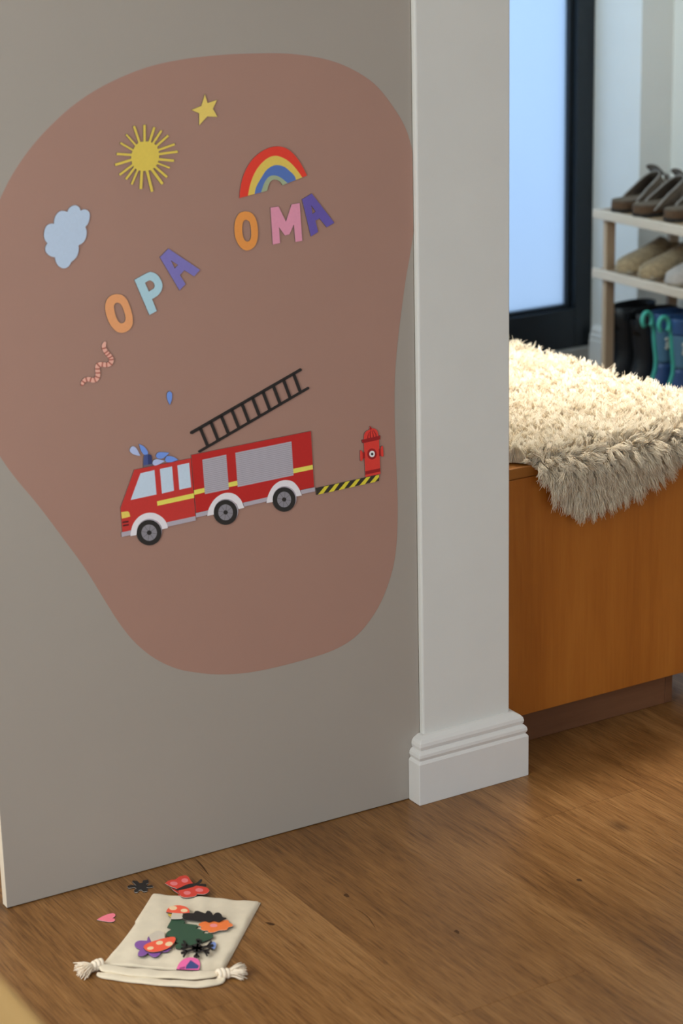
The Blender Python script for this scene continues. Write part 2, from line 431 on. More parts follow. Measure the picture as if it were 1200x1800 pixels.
skirting('baseboard_back', [(PIL_R + 0.025, YB), (DOOR_L, YB), (DOOR_L, DOOR_Y - 0.02)], [(0, -1), (1, -1), (1, 0)], 'white moulded skirting board on the far hall wall')
skirting('baseboard_right', [(XR, YB - 0.025), (XR, YF)], [(-1, 0), (-1, 0)], 'white moulded skirting board behind the shoe rack')

# ------------------------------------------------------------------ grey board with the terracotta shape
bd = MB().box(-0.7572, PANEL_RIGHT, 0.0, 0.018, -0.0, 2.05, 0)
bd.m = [0, 0, 0, 1, 0, 1]
bd = bd.build('board_panel', [M_PANEL, M_PANEL_EDGE])
bd.matrix_world = Matrix.Rotation(TH, 4, 'Z') @ Matrix.Translation((0, 0, 0.0012))
bevel(bd, 0.0012, 2)
tag(bd, 'tall grey painted board standing beside the white wall end', 'panel')

blob_px = [(0, 350), (20, 310), (50, 265), (87, 223), (133, 182), (187, 148), (253, 120), (317, 105), (390, 96.5), (463, 93.7), (513, 95), (567, 103), (613, 119), (657, 147),
           (690, 187), (713, 227), (726, 273), (730.5, 310), (731, 345), (728, 396), (720, 449), (713, 489), (705.5, 542), (699, 596), (694.3, 651), (693, 711), (694.2, 775),
           (697, 840), (698.5, 895), (696.5, 955), (689, 1003), (672, 1052), (650, 1090), (622, 1121), (585, 1143), (530, 1161), (470, 1176), (425, 1183.5), (380, 1185.3),
           (345, 1182), (310, 1175), (273, 1158), (240, 1132), (213, 1100), (187, 1060), (150, 1000), (110, 945), (67, 888), (27, 840), (0, 802),
           (-20, 765), (-34, 690), (-40, 580), (-38, 480), (-22, 400)]
L = [PANEL.at(*p) for p in smooth_loop(blob_px, 5)]
L = [(min(a, PANEL_RIGHT - 0.0002), b) for a, b in L]
mb = MB(); prism(mb, [L], 0, 0.00035, 0, 0, 0)
bl = mb.build('magnetic_decal', M_BLOB); bl.matrix_world = PANEL.matrix(0, 0)
tag(bl, 'large terracotta rounded shape of magnetic foil on the grey board', 'wall decal')
WALLP = Plane(Vector((0, 0, 0)) + PANEL.ez * 0.00035, PANEL.ex, PANEL.ey, PANEL.ez)

# ------------------------------------------------------------------ magnets on the board
LETTERS = 'letter magnets on the terracotta shape'
# sun
rays = [((480, 375), (408, 160), 30), ((548, 365), (547, 145), 32), ((615, 367), (677, 175), 32), ((660, 388), (770, 220), 30), ((706, 422), (860, 285), 30), ((727, 477), (945, 400), 30),
        ((737, 530), (985, 497), 32), ((737, 598), (935, 617), 34), ((718, 650), (880, 712), 24), ((688, 698), (845, 835), 32), ((642, 730), (785, 925), 38), ((580, 747), (648, 1025), 36),
        ((512, 750), (498, 990), 37), ((457, 742), (378, 930), 28), ((417, 710), (302, 862), 30), ((392, 672), (218, 805), 30), ((374, 606), (160, 672), 34), ((374, 541), (180, 527), 32),
        ((394, 478), (228, 382), 25), ((430, 412), (305, 270), 24)]
loop = []
for i, (b0, t0, w_) in enumerate(rays):
    d = np.array(t0, float) - np.array(b0, float); u = d / np.linalg.norm(d); nrm = np.array((-u[1], u[0]))
    a0, a1 = np.array(b0) - nrm * w_ / 2, np.array(t0) - nrm * w_ / 2
    c1, c0 = np.array(t0) + nrm * w_ / 2, np.array(b0) + nrm * w_ / 2
    loop += [tuple(a0), tuple(a1 - u * 3), tuple(a1 + nrm * 3), tuple(c1 - nrm * 3), tuple(c1 - u * 3), tuple(c0)]
sun = Magnet('sun_magnet', WALLP, [Z(180, 200, 7.5, loop)], paint('sun', (190, 167, 72)), 'yellow sun magnet with long separate rays', 'magnet')
Magnet('star_magnet', WALLP, [Z(60, 140, 3.53, [(1055, 90), (1072, 145), (1131, 125), (1105, 180), (1133, 230), (1070, 228), (1020, 283), (1020, 208), (972, 187), (1033, 163)])],
       paint('star', (203, 172, 88)), 'small yellow five-pointed star magnet above the sun', 'magnet')
cloud = [(340, 430, 1), (350, 340), (385, 265), (440, 215), (500, 203), (575, 220, 1), (600, 165), (650, 122), (710, 105), (765, 125), (795, 165), (805, 200, 1), (850, 182), (890, 180), (940, 205),
         (965, 250), (968, 310), (955, 380), (930, 440), (890, 485, 1), (910, 540), (913, 610), (895, 690), (850, 760), (770, 812, 1), (775, 880), (760, 960), (725, 1030), (640, 1108, 1), (610, 1165),
         (560, 1203), (505, 1213), (450, 1195), (400, 1150), (370, 1090), (355, 1020, 1), (290, 1005), (235, 970), (195, 920), (187, 860), (200, 810), (225, 775, 1), (185, 720), (165, 650), (170, 570),
         (190, 500), (230, 450), (285, 430)]
Magnet('cloud_magnet', WALLP, [smooth_loop(Z(60, 350, 10, cloud), 5)], paint('cloud', (158, 173, 192)), 'pale blue cloud magnet turned on its end', 'magnet')
# rainbow
R_in = [(573, 512, 1), (540, 470), (490, 452), (450, 468), (425, 510), (410, 570, 1)]
rb = lambda p: [smooth_loop(Z(400, 240, 6, p), 5)]
rain = Magnet('rainbow_magnet', WALLP, rb([(118, 648, 1), (125, 560), (150, 440), (195, 330), (260, 235), (340, 165), (430, 118), (520, 103), (600, 118), (670, 165), (740, 245), (790, 330), (830, 410, 1)] + R_in),
              paint('rainbow_red', (193, 52, 38)), 'rainbow magnet in red, yellow, blue and grey-green bands', 'magnet')
rain.part('yellow_band', rb([(208, 622, 1), (228, 520), (270, 400), (330, 305), (410, 230), (490, 202), (570, 220), (650, 270), (720, 345), (780, 430, 1)] + R_in), paint('rainbow_yellow', (190, 165, 76)), 0.00008)
rain.part('blue_band', rb([(277, 605, 1), (295, 530), (350, 430), (400, 355), (460, 312), (520, 300), (590, 318), (650, 365), (695, 410), (715, 455, 1)] + R_in), paint('rainbow_blue', (72, 98, 156)), 0.00014)
rain.part('green_band', rb([(345, 587, 1), (375, 500), (410, 440), (450, 412), (500, 410), (550, 430), (590, 460), (625, 490, 1)] + R_in), paint('rainbow_green', (136, 146, 118)), 0.00020)
# OMA
o1 = [(190, 788), (245, 805), (285, 855), (305, 920), (314, 1000), (308, 1080), (285, 1145), (245, 1185), (195, 1200), (145, 1180), (100, 1125), (72, 1050), (65, 960), (75, 880), (110, 815), (150, 793)]
o1i = [(190, 877), (220, 895), (235, 940), (241, 1010), (238, 1065), (222, 1098), (195, 1105), (170, 1085), (153, 1040), (147, 970), (153, 915), (168, 885)]
Magnet('letter_magnet', WALLP, [smooth_loop(Z(400, 240, 6, o1), 4), smooth_loop(Z(400, 240, 6, o1i), 4)], paint('orange', (206, 127, 62)), 'orange letter O magnet below the rainbow, beside the pink M', 'letter', LETTERS)
Magnet('letter_magnet', WALLP, [Z(400, 240, 6, [(445, 748), (530, 737), (608, 895), (668, 714), (753, 700), (780, 1098), (708, 1110), (692, 925), (645, 1030), (597, 1042), (535, 955), (547, 1122), (470, 1138)])],
       paint('pink', (192, 127, 148)), 'pink letter M magnet', 'letter', LETTERS)
Magnet('letter_magnet', WALLP, [Z(400, 240, 6, [(778, 662), (880, 600), (1118, 908), (1038, 955), (962, 862), (918, 885), (947, 1005), (872, 1052)]), Z(400, 240, 6, [(875, 722), (922, 793), (888, 815)])],
       paint('violet', (86, 73, 142)), 'dark violet letter A magnet beside the pink M', 'letter', LETTERS)
# OPA
o2 = [(215, 580), (265, 592), (310, 635), (340, 700), (365, 780), (375, 850), (368, 910), (335, 958), (285, 985), (230, 985), (180, 955), (130, 890), (95, 800), (82, 720), (95, 650), (130, 605), (170, 585)]
o2i = [(215, 670), (245, 685), (270, 730), (290, 790), (297, 840), (285, 875), (255, 888), (225, 870), (198, 820), (182, 760), (175, 710), (188, 680)]
Magnet('letter_magnet', WALLP, [smooth_loop(Z(170, 420, 6, o2), 4), smooth_loop(Z(170, 420, 6, o2i), 4)], paint('peach', (207, 136, 92)), 'tilted light orange letter O magnet beside the pale blue P', 'letter', LETTERS)
Magnet('letter_magnet', WALLP, [smooth_loop(Z(170, 420, 6, [(392, 430, 1), (530, 355), (580, 350), (630, 375), (670, 430), (687, 490), (672, 550), (630, 600), (577, 632, 1), (627, 758, 1), (550, 800, 1)]), 4),
        smooth_loop(Z(170, 420, 6, [(503, 462, 1), (540, 438), (575, 442), (600, 470), (603, 505), (585, 528), (543, 552, 1)]), 4)], paint('aqua', (147, 177, 188)), 'pale blue letter P magnet', 'letter', LETTERS)
Magnet('letter_magnet', WALLP, [Z(170, 420, 6, [(660, 192), (750, 100), (1083, 325), (1020, 393), (918, 328), (870, 378), (930, 475), (867, 540)]), Z(170, 420, 6, [(775, 225), (852, 272), (817, 310)])],
       paint('lavender', (106, 99, 157)), 'tilted light violet letter A magnet beside the pale blue P', 'letter', LETTERS)
# worm
wc = [(712, 165), (690, 215), (692, 290), (735, 370), (790, 438), (840, 500), (862, 570), (835, 645), (765, 678), (680, 672), (600, 668), (545, 705), (538, 790), (546, 870), (540, 955), (500, 1020), (430, 1040), (350, 1018), (265, 1025), (205, 1075), (178, 1140)]
def open_curve(pts, k=6):
    P = [np.array(p, float) for p in pts]; out = []
    for i in range(len(P) - 1):
        p0, p1, p2, p3 = P[max(i - 1, 0)], P[i], P[i + 1], P[min(i + 2, len(P) - 1)]
        for j in range(k):
            t = j / k
            out.append(0.5 * ((2 * p1) + (-p0 + p2) * t + (2 * p0 - 5 * p1 + 4 * p2 - p3) * t * t + (-p0 + 3 * p1 - 3 * p2 + p3) * t ** 3))
    out.append(P[-1]); return np.array(out)
wl = open_curve(wc)
wt = np.gradient(wl, axis=0); wt /= np.linalg.norm(wt, axis=1)[:, None]; wn = np.stack([-wt[:, 1], wt[:, 0]], 1)
hw = np.interp(np.linspace(0, 1, len(wl)), [0, 0.04, 0.2, 0.85, 0.97, 1], [36, 46, 56, 56, 42, 32])[:, None]
A_, B_ = wl + wn * hw, wl - wn * hw
head = [tuple(wl[0] - wt[0] * 34 * math.cos(a) - wn[0] * 36 * math.sin(a)) for a in np.linspace(1.2, -1.2, 5)]
tail = [tuple(wl[-1] + wt[-1] * 34 * math.cos(a) + wn[-1] * 33 * math.sin(a)) for a in np.linspace(1.2, -1.2, 5)]
worm = Magnet('worm_magnet', WALLP, [Z(130, 590, 13.333, [tuple(p) for p in A_] + tail + [tuple(p) for p in B_[::-1]] + head)], paint('worm', (202, 148, 133)), 'small pink worm magnet with reddish stripes', 'magnet')
for sx, sy in [(690, 290), (742, 378), (790, 440), (843, 503), (862, 556), (835, 645), (752, 678), (657, 670), (558, 692), (538, 780), (545, 872), (538, 968), (475, 1035), (375, 1025), (275, 1022), (205, 1072)]:
    i = int(np.argmin(((wl - (sx, sy)) ** 2).sum(1))); i = min(max(i, 1), len(wl) - 2)
    c, t_, n_, h_ = wl[i], wt[i], wn[i], hw[i][0]
    worm.part('stripe', [Z(130, 590, 13.333, [tuple(c + n_ * h_ - t_ * 20), tuple(c - t_ * 13), tuple(c - n_ * h_ - t_ * 20), tuple(c - n_ * h_ + t_ * 14), tuple(c + t_ * 17), tuple(c + n_ * h_ + t_ * 14)])], paint('worm_stripe', (150, 86, 74)))
worm.part('tail_tip', [Z(130, 590, 13.333, tail + [tuple(wl[-1] - wn[-1] * 33), tuple(wl[-1] + wn[-1] * 33)])], paint('worm_stripe', (150, 86, 74)))
# drops
D_L, D_D = paint('drop_light', (152, 163, 203)), paint('drop_dark', (98, 128, 192))
DR = 'water drop magnets'
Magnet('drop_magnet', WALLP, [smooth_loop(Z(100, 600, 4, [(787, 350), (803, 362), (806, 390), (800, 420), (790, 445, 1), (777, 420), (769, 390), (772, 362)]), 4)], D_D, 'single blue drop magnet hanging alone beside the ladder', 'magnet', DR)
dz = lambda p: [smooth_loop(Z(200, 760, 7.5, p), 4)]
Magnet('drop_magnet', WALLP, dz([(245, 180), (278, 195), (308, 235), (343, 305, 1), (300, 300), (250, 285), (215, 260), (203, 230), (218, 195)]), D_L, 'light blue drop magnet leaning in front of the siren, outermost', 'magnet', DR)
Magnet('drop_magnet', WALLP, dz([(323, 150, 1), (370, 170), (410, 205), (440, 250), (440, 285), (415, 295), (385, 285), (350, 235)]), D_D, 'blue drop magnet standing on top of the siren', 'magnet', DR)
Magnet('drop_magnet', WALLP, dz([(553, 290), (575, 265), (620, 257), (725, 265, 1), (680, 310), (640, 338), (600, 345), (565, 335), (550, 312)]), D_D, 'blue drop magnet lying uppermost behind the siren', 'magnet', DR)
Magnet('drop_magnet', WALLP, dz([(668, 345), (690, 310), (730, 307), (790, 325), (838, 358, 1), (790, 375), (740, 390), (690, 388), (670, 370)]), D_D, 'blue drop magnet on the cab roof above the rear windows', 'magnet', DR, z0=0.0006)
Magnet('drop_magnet', WALLP, dz([(502, 395), (515, 365), (550, 350), (600, 355), (670, 372, 1), (620, 400), (570, 425), (530, 432), (507, 415)]), D_L, 'light blue drop magnet on the cab roof touching the siren', 'magnet', DR, z0=0.0004)

# fire engine: two magnets
P_RED, P_RED2 = paint('engine_red', (168, 48, 44), 0.42), paint('engine_red_rear', (160, 36, 34), 0.35)
P_WIN, P_YEL, P_GRY, P_WHT = paint('engine_window', (167, 182, 216)), paint('engine_yellow', (201, 187, 82)), paint('engine_grey', (152, 145, 154)), paint('engine_arch', (200, 192, 199))
P_TYRE, P_RIM, P_SHUT, P_LINE = paint('engine_tyre', (36, 34, 33)), paint('engine_rim', (117, 114, 120)), paint('engine_shutter', (152, 147, 155)), paint('engine_line', (118, 113, 121))
def wheel(M, zx, zy, s, c, r, rr, hub, lift):
    w_ = M.part('wheel', [Z(zx, zy, s, ell(*c, *r, 48))], P_TYRE, lift, full=True)
    M.part('rim', [Z(zx, zy, s, ell(*c, *rr, 40))], P_RIM, lift + 0.0001, w_)
    k = rr[0] / 100.0
    lines = []
    for i in range(8):
        a = math.pi / 4 * i + 0.15; u = np.array((math.cos(a) * rr[0], math.sin(a) * rr[1])); n_ = np.array((-u[1], u[0])) / np.linalg.norm(u) * 2.6 * k
        p0, p1 = np.array(c) + u * 0.3, np.array(c) + u * 0.98
        lines.append(Z(zx, zy, s, [tuple(p0 - n_), tuple(p1 - n_), tuple(p1 + n_), tuple(p0 + n_)]))
    M.part('spokes', [lines[0]], paint('engine_spoke', (80, 77, 80)), lift + 0.00016, w_, extra=lines[1:])
    M.part('hub', [Z(zx, zy, s, ell(*c, hub, hub, 24))], P_TYRE, lift + 0.0002, w_)
q = lambda p: [Z(200, 760, 7.5, p)]
cab = Magnet('fire_engine_cab', WALLP, q([(262, 490), (1010, 338), (1068, 1102), (107, 1312), (82, 990)]), P_RED, 'front half of a red fire engine magnet with cab windows and siren', 'magnet')
cab.part('siren_base', q([(378, 460), (390, 432), (500, 412), (518, 432)]), paint('siren_base', (92, 86, 92)), full=True)
sr = cab.part('siren', [smooth_loop(Z(200, 760, 7.5, [(382, 437, 1), (386, 320), (408, 292), (470, 288), (492, 315), (499, 415, 1)]), 4)], paint('siren_blue', (60, 72, 118)), 0.00005, full=True)
cab.part('dark_side', [smooth_loop(Z(200, 760, 7.5, [(446, 424, 1), (440, 290, 1), (470, 288), (492, 315), (499, 415, 1)]), 4)], paint('siren_dark', (42, 50, 88)), 0.0001, sr)
for p in ([(345, 535), (528, 493), (555, 815), (215, 888)], [(600, 480), (760, 445), (785, 765), (627, 803)], [(830, 432), (985, 398), (1012, 718), (857, 752)]): cab.part('window', q(p), P_WIN)
cab.part('yellow_stripe', q([(562, 905), (1048, 798), (1052, 860), (567, 965)]), P_YEL)
cab.part('headlight', q([(90, 1048), (175, 1035), (195, 1050), (203, 1075), (208, 1108), (100, 1133)]), paint('headlight', (205, 175, 82)))
cab.part('vent', q([(105, 1172), (187, 1160), (187, 1182), (107, 1194)]), paint('vent', (70, 24, 26))); cab.part('vent', q([(112, 1217), (190, 1204), (190, 1223), (113, 1236)]), paint('vent', (70, 24, 26)))
cab.part('bumper', q([(92, 1315), (217, 1288), (214, 1350), (97, 1375)]), P_GRY, 0.00006, full=True)
cab.part('skirt', q([(690, 1182), (1068, 1100), (1073, 1158), (700, 1240)]), P_GRY, 0.00006, full=True)
ac = [(210, 1365, 1), (220, 1290), (250, 1200), (310, 1120), (390, 1070), (480, 1055), (560, 1072), (640, 1125), (690, 1195), (705, 1258, 1), (630, 1273, 1), (610, 1220), (560, 1165), (480, 1138), (400, 1152), (335, 1205), (300, 1280), (290, 1350, 1)]
cab.part('wheel_arch', [smooth_loop(Z(200, 760, 7.5, ac), 4)], P_WHT, 0.00012, full=True)
cab.part('wheel_well', [Z(200, 760, 7.5, ell(462, 1300, 165, 165, 48))], P_GRY, 0.00016, full=True)
wheel(cab, 200, 760, 7.5, (458, 1318), (164, 168), (102, 107), 31, 0.0002)
q = lambda p: [Z(325, 740, 5, p)]
rear = Magnet('fire_engine_tail', WALLP, q([(50, 297), (1100, 87), (1128, 578), (92, 805)]), P_RED2, 'rear half of a red fire engine magnet with two grey roller shutters', 'magnet', th=0.0021)
for p, nl in (([(147, 338), (357, 293), (380, 597), (170, 640)], 17), ([(437, 277), (930, 177), (948, 475), (457, 578)], 17)):
    sh = rear.part('roller_shutter', q(p), P_SHUT)
    a, b_, c, d = [np.array(v, float) for v in p]; lines = []
    for i in range(1, nl + 1):
        t = i / (nl + 1); l0, l1 = a + (d - a) * t, b_ + (c - b_) * t; h_ = np.array((0, 1.6))
        lines.append(Z(325, 740, 5, [tuple(l0 - h_), tuple(l1 - h_), tuple(l1 + h_), tuple(l0 + h_)]))
    tag(rear.part('shutter_lines', [lines[0]], P_LINE, 0.00018, sh, extra=lines[1:]), kind='stuff')
for p in ([(75, 605), (165, 585), (167, 625), (77, 647)], [(375, 540), (453, 522), (457, 563), (378, 580)], [(943, 418), (1116, 383), (1118, 422), (947, 458)]): rear.part('yellow_stripe', q(p), P_YEL)
for p in ([(90, 808), (200, 783), (198, 822), (93, 845)], [(505, 716), (718, 667), (716, 704), (515, 750)], [(1010, 606), (1135, 580), (1138, 615), (1018, 641)]): rear.part('skirt', q(p), P_GRY, 0.00006, full=True)
a1 = [(190, 832, 1), (205, 765), (250, 690), (310, 643), (370, 628), (430, 640), (485, 690), (515, 760, 1), (465, 772, 1), (440, 720), (370, 683), (300, 705), (260, 755), (247, 820, 1)]
a2 = [(710, 718, 1), (725, 650), (765, 575), (820, 530), (880, 517), (945, 532), (995, 590), (1020, 652, 1), (972, 660, 1), (945, 605), (880, 570), (815, 590), (775, 650), (765, 710, 1)]
for a_, c, r_, rr in ((a1, (351, 800), (104, 110), (64, 70)), (a2, (865, 687), (101, 108), (61, 69))):
    rear.part('wheel_arch', [smooth_loop(Z(325, 740, 5, a_), 4)], P_WHT, 0.00012, full=True)
    rear.part('wheel_well', [Z(325, 740, 5, ell(c[0] + 5, c[1] - 10, r_[0] + 2, r_[1] - 1, 48))], P_GRY, 0.00016, full=True)
    wheel(rear, 325, 740, 5, c, r_, rr, 19, 0.0002)
# ladder
lz = lambda p: [Z(320, 640, 5, p)]
P_BLK = paint('ladder_black', (34, 31, 30), 0.45)
ld = empty('ladder_magnet'); ld.matrix_world = WALLP.matrix(*WALLP.at(350, 790)); tag(ld, 'black ladder magnet leaning above the fire engine', 'magnet')
lc = WALLP.at(350, 790)
def lpart(name, p):
    mb = MB(); prism(mb, [[(a - lc[0], b_ - lc[1]) for a, b_ in (WALLP.at(*v) for v in lz(p)[0])]], 0, 0.0020); return mb.build(name, [P_BLK, M_EDGE, M_EDGE], ld)
lpart('rail', [(68, 594), (1036, 36), (1046, 42), (1047, 55), (84, 614), (70, 610)])
lpart('rail', [(138, 762), (1102, 199), (1112, 202), (1112, 216), (152, 777), (142, 774)])
for (ax, ay), (bx, by) in [((155, 560), (222, 722)), ((248, 505), (312, 668)), ((340, 455), (405, 615)), ((432, 402), (495, 560)), ((522, 350), (584, 510)), ((614, 295), (676, 455)), ((706, 243), (767, 402)), ((797, 190), (858, 350)), ((886, 138), (946, 298)), ((976, 88), (1035, 245))]:
    lpart('rung', [(ax - 12, ay), (ax + 12, ay - 6), (bx + 12, by - 6), (bx - 12, by)])
# hydrant and hazard strip
hz = lambda p: [Z(540, 740, 8, p)]
hs = lambda p: [smooth_loop(Z(540, 740, 8, p), 4)]
HR, HD = paint('hydrant_red', (186, 52, 44), 0.45), paint('hydrant_dark', (128, 26, 28), 0.45)
hy = Magnet('hydrant_magnet', WALLP, hz([(784, 292), (998, 250), (1019, 740), (808, 785)]), HR, 'red fire hydrant magnet standing on the striped strip', 'magnet')
dm = hy.part('dome', hs([(785, 265, 1), (788, 195), (815, 145), (862, 117), (866, 82), (880, 72), (900, 98), (945, 108), (978, 145), (994, 225, 1)]), HR, 0.00005, full=True)
for p in ([(828, 262), (838, 200), (862, 150), (868, 152), (850, 205), (846, 258)], [(872, 250), (868, 200), (874, 130), (882, 128), (882, 200), (888, 247)], [(912, 242), (910, 190), (894, 128), (902, 126), (924, 190), (928, 238)], [(952, 232), (948, 185), (915, 130), (924, 128), (960, 180), (968, 228)], [(868, 118), (870, 85), (880, 74), (898, 102), (885, 120)]):
    hy.part('dome_rib', hz(p), HD, 0.0001, dm)
hy.part('collar', hs([(760, 282), (775, 258), (1000, 205), (1012, 215), (1012, 245), (1000, 258), (785, 305), (768, 300)]), HD, 0.00016, full=True)
hy.part('foot_band', hz([(804, 705), (1014, 660), (1016, 706), (808, 752)]), HD)
for kn, nk in (([(732, 425), (748, 410), (766, 438), (770, 538), (750, 557), (736, 548)], [(766, 440), (800, 433), (803, 522), (768, 528)]), ([(1022, 372), (1040, 350), (1054, 360), (1061, 485), (1046, 497), (1029, 483)], [(995, 392), (1024, 386), (1030, 484), (1000, 490)])):
    k_ = hy.part('outlet_cap', hs(kn), HR, 0.00006, full=True); hy.part('outlet_neck', hz(nk), HD, 0.00003, k_, full=True)
rg = hy.part('valve_ring', hz(ell(900, 460, 66, 77)), HD, 0.00012)
hy.part('valve_white', hz(ell(901, 460, 39, 45)), paint('hydrant_white', (205, 198, 205)), 0.00018, rg); hy.part('valve_black', hz(ell(902, 461, 17, 19)), P_TYRE, 0.00022, rg)
st = Magnet('hazard_strip', WALLP, hz([(110, 942), (1000, 751), (1000, 838), (120, 1036)]), paint('hazard_black', (44, 40, 34)), 'black and yellow striped barrier strip magnet under the hydrant', 'magnet')
for p in ([(140, 1032), (236, 916), (298, 903), (216, 1015)], [(288, 1000), (383, 884), (443, 872), (363, 984)], [(432, 968), (528, 853), (590, 840), (508, 952)], [(578, 936), (678, 821), (737, 808), (653, 919)], [(722, 904), (820, 790), (880, 778), (800, 886)], [(868, 870), (958, 761), (999, 752), (999, 783), (942, 854)]):
    st.part('yellow_bar', hz(p), paint('hazard_yellow', (188, 174, 50)))

# knots and cracks of the wood that stand out, each where it lies in its plank
M_KNOT = mat('dark_knot', (0.075, 0.034, 0.013), 0.6, 0.2, noise=0.4, nscale=400)
def floor_mark(name, loop, m_, h):
    P0 = floor_plane(0.0); L_ = [P0.at(*p[:2]) for p in loop]; c = (sum(p[0] for p in L_) / len(L_), sum(p[1] for p in L_) / len(L_))
    mb = MB(); prism(mb, [[(a - c[0], b_ - c[1]) for a, b_ in L_]], -0.0002, h, 0, 0, 0)
    o = mb.build(name, m_, fl); o.location = (c[0], c[1], 0); return o
for kx, ky, ka, kb in ((609, 1574, 5, 2.4), (803, 1638, 4.5, 2.6), (1018, 1547, 5, 2.2), (475, 1624, 8, 1.8)):
    floor_mark('knot', smooth_loop([(kx + ka * 1.0 * math.cos(a) * (1 + .25 * math.sin(3 * a + kx)), ky + kb * math.sin(a) * (1 + .3 * math.cos(2 * a + ky)) + ka * .25 * math.cos(a)) for a in (2 * math.pi * k / 9 for k in range(9))], 3), M_KNOT, 0.00008)
floor_mark('crack', smooth_loop([(620, 1595, 1), (634, 1602), (647, 1612), (655, 1623), (662, 1636, 1), (654.2, 1624), (646.2, 1613), (633.4, 1603)], 4), M_KNOT, 0.00008)
floor_mark('crack', smooth_loop([(341, 1508, 1), (352, 1517), (361, 1528), (369, 1541, 1), (359.5, 1530), (350.5, 1519)], 4), M_KNOT, 0.00008)

# ------------------------------------------------------------------ things on the floor
FK = 0.74
def fpaint(name, rgb): return paint('floor_' + name, rgb, 0.5, FK)
M_CARD2 = mat('card_edge_white', (0.72, 0.66, 0.58), 0.7, 0.2, noise=0.05)
F0 = floor_plane(0.0)
A7 = lambda p: Z(210, 1530, 6.6667, p)
B6 = lambda p: Z(220, 1580, 6.0, p)
BK = fpaint('black', (34, 31, 30))
Magnet('snowflake_magnet', F0, [A7([(90, 200), (130, 178), (195, 187), (150, 145), (152, 128), (210, 135), (232, 160), (268, 157), (275, 128), (335, 120), (342, 158), (312, 172), (330, 192), (378, 180), (398, 203), (350, 215), (316, 210), (330, 227), (325, 257), (282, 262), (255, 240), (228, 245), (215, 268), (178, 270), (168, 245), (197, 225), (172, 210), (110, 222)])],
       BK, 'black snowflake magnet lying on the floor by the grey board', 'magnet', th=0.0018, card=M_CARD2)
Magnet('heart_magnet', F0, [smooth_loop(Z(100, 1500, 3, [(210, 355, 1), (245, 335), (285, 322), (303, 323), (308, 334), (293, 347, 1), (305, 352), (303, 362), (282, 367), (245, 362)]), 4)], fpaint('heart', (218, 112, 128)), 'small pink heart magnet alone on the floor', 'magnet', th=0.0018, card=M_CARD2)

# drawstring bag
BAG_T = 0.0075
FB = floor_plane(BAG_T)
M_COTTON = mat('natural_cotton', apparent(198, 186, 164, FK), 0.9, 0.1, noise=0.05, nscale=60, bump=0.5, bscale=1100, sheen=0.2)
M_CORD = mat('cotton_cord', apparent(208, 195, 176, FK), 0.9, 0.1, noise=0.06, nscale=300, bump=0.4, bscale=900)
TL, TR, BR, BL = [Vector((*FB.at(*p), 0)) for p in ((267, 1567), (458, 1580.5), (389, 1707), (177, 1692))]
bag = empty('drawstring_bag', (TL + TR + BR + BL) / 4); tag(bag, 'natural cotton drawstring bag lying flat on the floor under loose magnets', 'bag')
bo = bag.location
def bilin(s, t):
    p = TL * (1 - s) * (1 - t) + TR * s * (1 - t) + BR * s * t + BL * (1 - s) * t
    # the left and right seams bow a little
    p += (TR - TL).normalized() * (0.006 * math.sin(math.pi * t) * (1 - s) * (1 if t > .4 else .6))
    return p - bo
ns, nt_ = 48, 64
def wr(s, t):
    return 0.0011 * math.sin(9 * s + 5 * t) * math.sin(7 * t - 3 * s) + 0.0010 * math.sin(23 * t + 6 * s + 2 * math.sin(8 * s)) * (0.3 + t * t) + 0.0008 * math.sin(31 * s - 13 * t) * (0.2 + abs(t - .5))
vt, vb, fc = [], [], []
for j in range(nt_ + 1):
    for i in range(ns + 1):
        s, t = i / ns, j / nt_
        e = min(s, 1 - s, t * 1.3) ; k = min(1.0, (max(e, 0) / 0.035)) ** 0.5
        p = bilin(s, t); h = (BAG_T - 0.0009 + wr(s, t) * 1.15) * k + 0.0016 * (1 - k)
        vt.append((p.x, p.y, h)); vb.append((p.x, p.y, 0.0003))
nv = len(vt); wN = ns + 1
for j in range(nt_):
    for i in range(ns):
        a = j * wN + i; fc.append((a, a + wN, a + wN + 1, a + 1)); fc.append((nv + a, nv + a + 1, nv + a + wN + 1, nv + a + wN))
bord = [i for i in range(wN)] + [j * wN + ns for j in range(1, nt_ + 1)] + [nt_ * wN + i for i in range(ns - 1, -1, -1)] + [j * wN for j in range(nt_ - 1, 0, -1)]
for a, b_ in zip(bord, bord[1:] + bord[:1]): fc.append((a, b_, nv + b_, nv + a))
mesh_obj('bag_body', vt + vb, fc, M_COTTON, bag, smooth=True)
def strip(name, path, w_, h_, zb, m_, seed):
    """soft flattened hem along a path"""
    r_ = random.Random(seed); rings = []; pts = [Vector(p) for p in path]
    for i, p in enumerate(pts):
        t = (pts[min(i + 1, len(pts) - 1)] - pts[max(i - 1, 0)]).normalized(); n_ = Vector((-t.y, t.x, 0))
        f_ = i / (len(pts) - 1); ww = w_ * (1 + 0.08 * math.sin(17 * f_ + seed)); hh = h_ * (1 + 0.14 * math.sin(29 * f_ + seed * 2) + r_.uniform(-.05, .05))
        e = min(1, 0.35 + 8 * min(f_, 1 - f_))
        rings.append([p + n_ * (ww / 2 * e * math.copysign(abs(math.cos(a)) ** .7, math.cos(a))) + Vector((0, 0, zb + hh / 2 + hh / 2 * math.copysign(abs(math.sin(a)) ** .7, math.sin(a)))) for a in (2 * math.pi * k / 14 for k in range(14))])
    return MB().rings(rings).build(name, m_, bag, True)
def fpath(pts, n, z=0.004):
    P = open_curve(pts, n); out = []
    for x, y in P:
        a, b_ = floor_plane(z).at(x, y); out.append(Vector((a, b_, 0)) - Vector((bo.x, bo.y, 0)))
    return out
